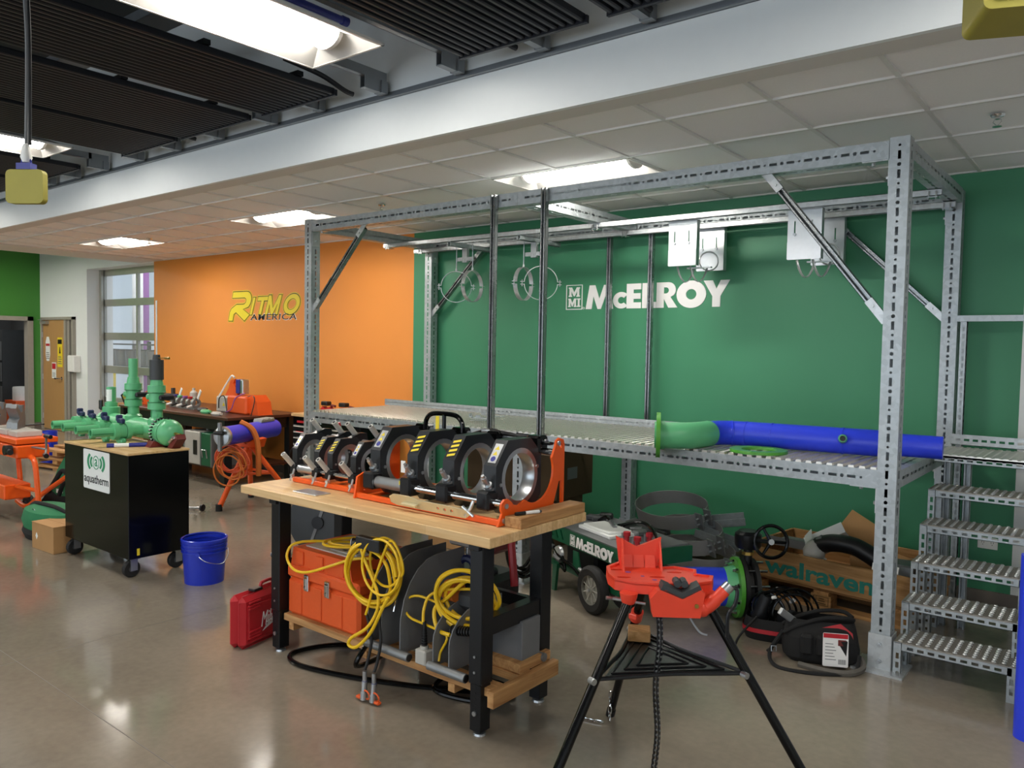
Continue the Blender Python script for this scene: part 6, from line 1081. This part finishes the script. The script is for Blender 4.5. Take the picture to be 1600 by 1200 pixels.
bgp('bag_body', loft([bagring(.17,.11,0), bagring(.19,.13,.05), bagring(.17,.11,.13)]), 'bag_black'); bgp('red_trim', loft([bagring(.191,.131,.05), bagring(.19,.13,.075)], False), 'red_plastic'); bgp('motor_body', MB().cyl((-.1,0,.1), (-.05,0,.25), .055, n=18).cyl((.05,-.04,.12), (.1,-.1,.16), .05, n=16), 'black')
for k in range(4): bgp('cable_loop', MB().tube(spline(loops((-.06+.05*k, -.02, .17), 1.6, .11+.012*k, (.2*k-.3,-.8,.5), jit=.02, seed=40+k), 4), .007, 6), 'gloss_black')
bgp('cable_end', MB().tube(spline([(-.1,-.1,.14), (-.18,-.2,.05), (-.2,-.28,.01)]), .007, 6), 'black_rubber'); bgp('cable_end', MB().tube(spline([(.1,-.1,.14), (.03,-.22,.05), (-.02,-.28,.01)]), .008, 6), 'black_rubber'); bgp('cable_clip', MB().cyl((.08,.02,.22), (.1,.0,.24), .012).cyl((-.02,-.05,.25), (.0,-.06,.26), .01), 'white_plastic')
# ------------------------------------------------------------------ tripod chain vise in the foreground
t = thing('tripod_vise', 'red tripod chain vise with black legs in the foreground', 'tripod vise', (4.712, -1.865, 0)); TV = t
def vp(name, b, m, smooth=35): return b.build(name, m, TV, world=True, smooth=smooth)
feet = [Vector((4.233,-1.406,0)), Vector((4.555,-2.509,0)), Vector((5.349,-1.679,0))]; tops = [Vector((4.59,-1.748,.795)), Vector((4.672,-2.029,.795)), Vector((4.875,-1.817,.795))]; nod = []
for f, tt in zip(feet, tops):
    vp('leg', MB().cyl(f, tt-(tt-f)*.01, .0175, n=16), 'gloss_black'); vp('leg_foot', MB().cyl(f-(tt-f)*.0, f+(tt-f)*.05, .021, n=14), 'black_rubber'); nod.append(f+(tt-f)*(.538/.795))
cn = sum(nod, Vector())/3
for k in range(3):
    a, b = nod[k], nod[(k+1) % 3]; m_ = (a+b)/2; m_ = m_+(cn-m_)*.12; vp('tray_rail', MB().tube(spline([a, a+(m_-a)*.5, m_, b+(m_-b)*.5, b]), .008, 8), 'black_metal'); vp('node_bolt', MB().cyl(a-Vector((.012,.018,0)), a+Vector((.012,-.026,0)), .012, n=10), 'steel')
inn = [cn+(p-cn)*.86 for p in nod]; tz = cn.z; holes = []
Lp = [(p.x, p.y) for p in inn]; vp('tray', MB().prism(Lp, tz-.008, tz-.002), 'black_metal', 0)
for s in (.35, .55, .75):
    for k in range(3):
        a, b = cn+(nod[k]-cn)*s, cn+(nod[(k+1) % 3]-cn)*s; vp('tray_ridge', MB().cyl(a+Vector((0,0,0)), b, .004, n=6), 'black_metal')
vp('leg_clamp', MB().cyl(feet[0]+(tops[0]-feet[0])*.74, feet[0]+(tops[0]-feet[0])*.79, .026, n=16).bbox(-.02,.02,-.035,.0,-.012,.012,.004, Matrix.Translation(feet[0]+(tops[0]-feet[0])*.765)), 'red_head')
# head: local frame, x to the right of the picture, y away from the camera
MH = Matrix.Translation((4.69,-1.845,.80)) @ Matrix.Rotation(R(36), 4, 'Z')
def hp(name, b, m, smooth=35):
    o = MB().merge(b, MH); return o.build(name, m, TV, world=True, smooth=smooth)
disc = [(-.19,-.02),(-.17,-.09),(-.1,-.13),(-.02,-.14),(.1,-.14),(.19,-.09),(.21,-.02),(.15,.0),(.16,.06),(.08,.10),(.02,.08),(.03,.15),(-.06,.17),(-.13,.15),(-.19,.07)]
hl = [[(x+.03*math.cos(a), y+.011*math.sin(a)) for a in [2*PI*k/12 for k in range(12)]] for x, y in ((.07, .035), (-.135, -.05), (-.005, -.035), (-.15, .05))]
hp('head_plate', MB().prism([disc]+hl, .018, .055), 'red_head'); hp('head_lip', MB().prism([disc, [(x*.93, y*.93) for x, y in disc]], .05, .063), 'red_head'); hp('head_underside', MB().lathe([(0,0),(.09,0),(.15,.02),(0,.02)], n=24), 'red_head')
for tt in tops:
    d = (tt-Vector((4.712,-1.865,.795))); b = MB().lathe([(0,-.028),(.022,-.028),(.026,-.022),(.032,.0),(.034,.012),(0,.014)], (tt.x, tt.y, .812), n=16); vp('leg_socket', b, 'red_head'); vp('socket_pin', MB().cyl((tt.x-.06,tt.y-.01,.79), (tt.x+.06,tt.y+.02,.79), .005, n=8), 'steel')
# rear V yoke
hp('vee_yoke', MB().prism([(-.105,0),(.045,0),(.06,.115),(-.035,.075),(-.12,.115)], -.012, .012, frame((-.03,.12,.055),(1,0,0),(0,.1,1))).prism([(0,0),(.09,0),(.0,.11)], -.008, .0, frame((-.13,.115,.055),(0,-1,0),(0,0,1))).prism([(0,0),(.07,0),(.0,.1)], -.008, .0, frame((.02,.115,.055),(0,-1,0),(0,0,1))), 'red_head', 20)
for k in range(3): hp('yoke_rib', MB().prism([(-.022,0),(.022,0),(.018,.05),(-.018,.05)], -.02, .0, frame((-.105+.045*k,.09,.055),(1,0,0),(0,.45,.9))), 'red_head')
# front jaw block with V notch
hp('front_jaw', MB().prism([(-.06,-.045),(.11,-.045),(.125,.045),(.1,.06),(.045,.025),(-.015,.055),(-.045,.05),(-.07,.02)], -.03, .03, frame((.02,-.165,.0),(1,0,0),(0,0,1))), 'red_head', 20)
hp('jaw_insert', MB().prism([(-.035,.055),(-.025,.075),(.045,.045),(.105,.075),(.112,.06),(.045,.022)], -.036, .03, frame((.02,-.165,.0),(1,0,0),(0,0,1))).cyl((.05,-.17,.07), (.05,-.12,.07), .014, n=8).cyl((.075,-.17,.07), (.075,-.12,.07), .014, n=8), 'dark_grey')
hp('crank_neck', MB().tube(spline([(.1,-.16,-.02), (.15,-.155,-.02), (.19,-.15,.01), (.225,-.145,.045)]), [.03]*9+[.026]*8+[.023]*8, 14), 'red_head'); hp('crank_ferrule', MB().tube([(.22,-.145,.04), (.245,-.142,.064)], .022, 14), 'steel'); hp('crank_handle', MB().tube(spline([(.238,-.142,.056), (.268,-.15,.05), (.26,-.16,.0), (.235,-.165,-.04), (.235,-.165,-.12)]), .007), 'black_metal'); hp('jaw_screw', MB().cyl((.115,-.193,.0), (.115,-.2,.0), .008, n=8), 'brass')
hp('release_pin', MB().cyl((-.2,-.07,-.02), (-.12,-.05,-.03), .007, n=8), 'steel'); hp('wire_end', MB().tube(spline([(.09,-.15,-.04), (.13,-.17,-.1), (.16,-.18,-.11)]), .004, 6), 'dull_steel')
hp('paint_mark', MB().prism(circ(-.11,.02,.012,8), .0552, .0556).prism(circ(-.06,-.03,.008,7), .0552, .0556).prism(circ(-.02,-.075,.01,7), .0552, .0556), 'purple', 0)
# roller chain
ch = MB(); pn = MB(); p0 = MH @ Vector((-.015,-.175,-.04))
for k in range(41):
    z = p0.z-k*.0195; sw = .006*math.sin(k*.35)
    if z < .01: break
    for s in (-1, 1): ch.bbox(p0.x+s*.007-.002+sw, p0.x+s*.007+.002+sw, p0.y-.008, p0.y+.008, z-.016, z+.006, .001)
    pn.cyl((p0.x-.0105+sw, p0.y, z), (p0.x+.0105+sw, p0.y, z), .0045, n=6)
o = vp('roller_chain', ch, 'black_metal', 0); o['kind'] = 'stuff'; o = vp('chain_pins', pn, 'dull_steel'); o['kind'] = 'stuff'
lk = MB(); q0 = feet[0]+Vector((.03,-.05,.12))
for k in range(5):
    c = q0+Vector((.004*k,-.008*k,-.03*k)) if k < 4 else Vector((q0.x-.03,q0.y-.05,.008)); a = (1,0,0) if k % 2 else (0,1,0); u = Vector((0,0,1)) if k < 4 else Vector((1,.3,0)); s = Vector(a) if k < 4 else Vector((0,0,1))
    lk.tube([c+u*.02*math.cos(2*PI*i/10)+s.cross(u).normalized()*.008*math.sin(2*PI*i/10) for i in range(10)], .003, 6, True)
for k in range(3): c = Vector((q0.x-.06-.028*k, q0.y-.06-.006*k, .006)); lk.tube([c+Vector((.018*math.cos(2*PI*i/10), .008*math.sin(2*PI*i/10), 0)) for i in range(10)], .003, 6, True)
vp('foot_chain', lk, 'chrome')
o = MB().bbox(-.045, .045, -.04, .04, 0, .045, .003, rotz((4.56,-1.74,.541), R(30))).build('wood_scrap', 'crate_wood', smooth=0); tag(o, 'small wood scrap on the tripod tray', 'wood block')
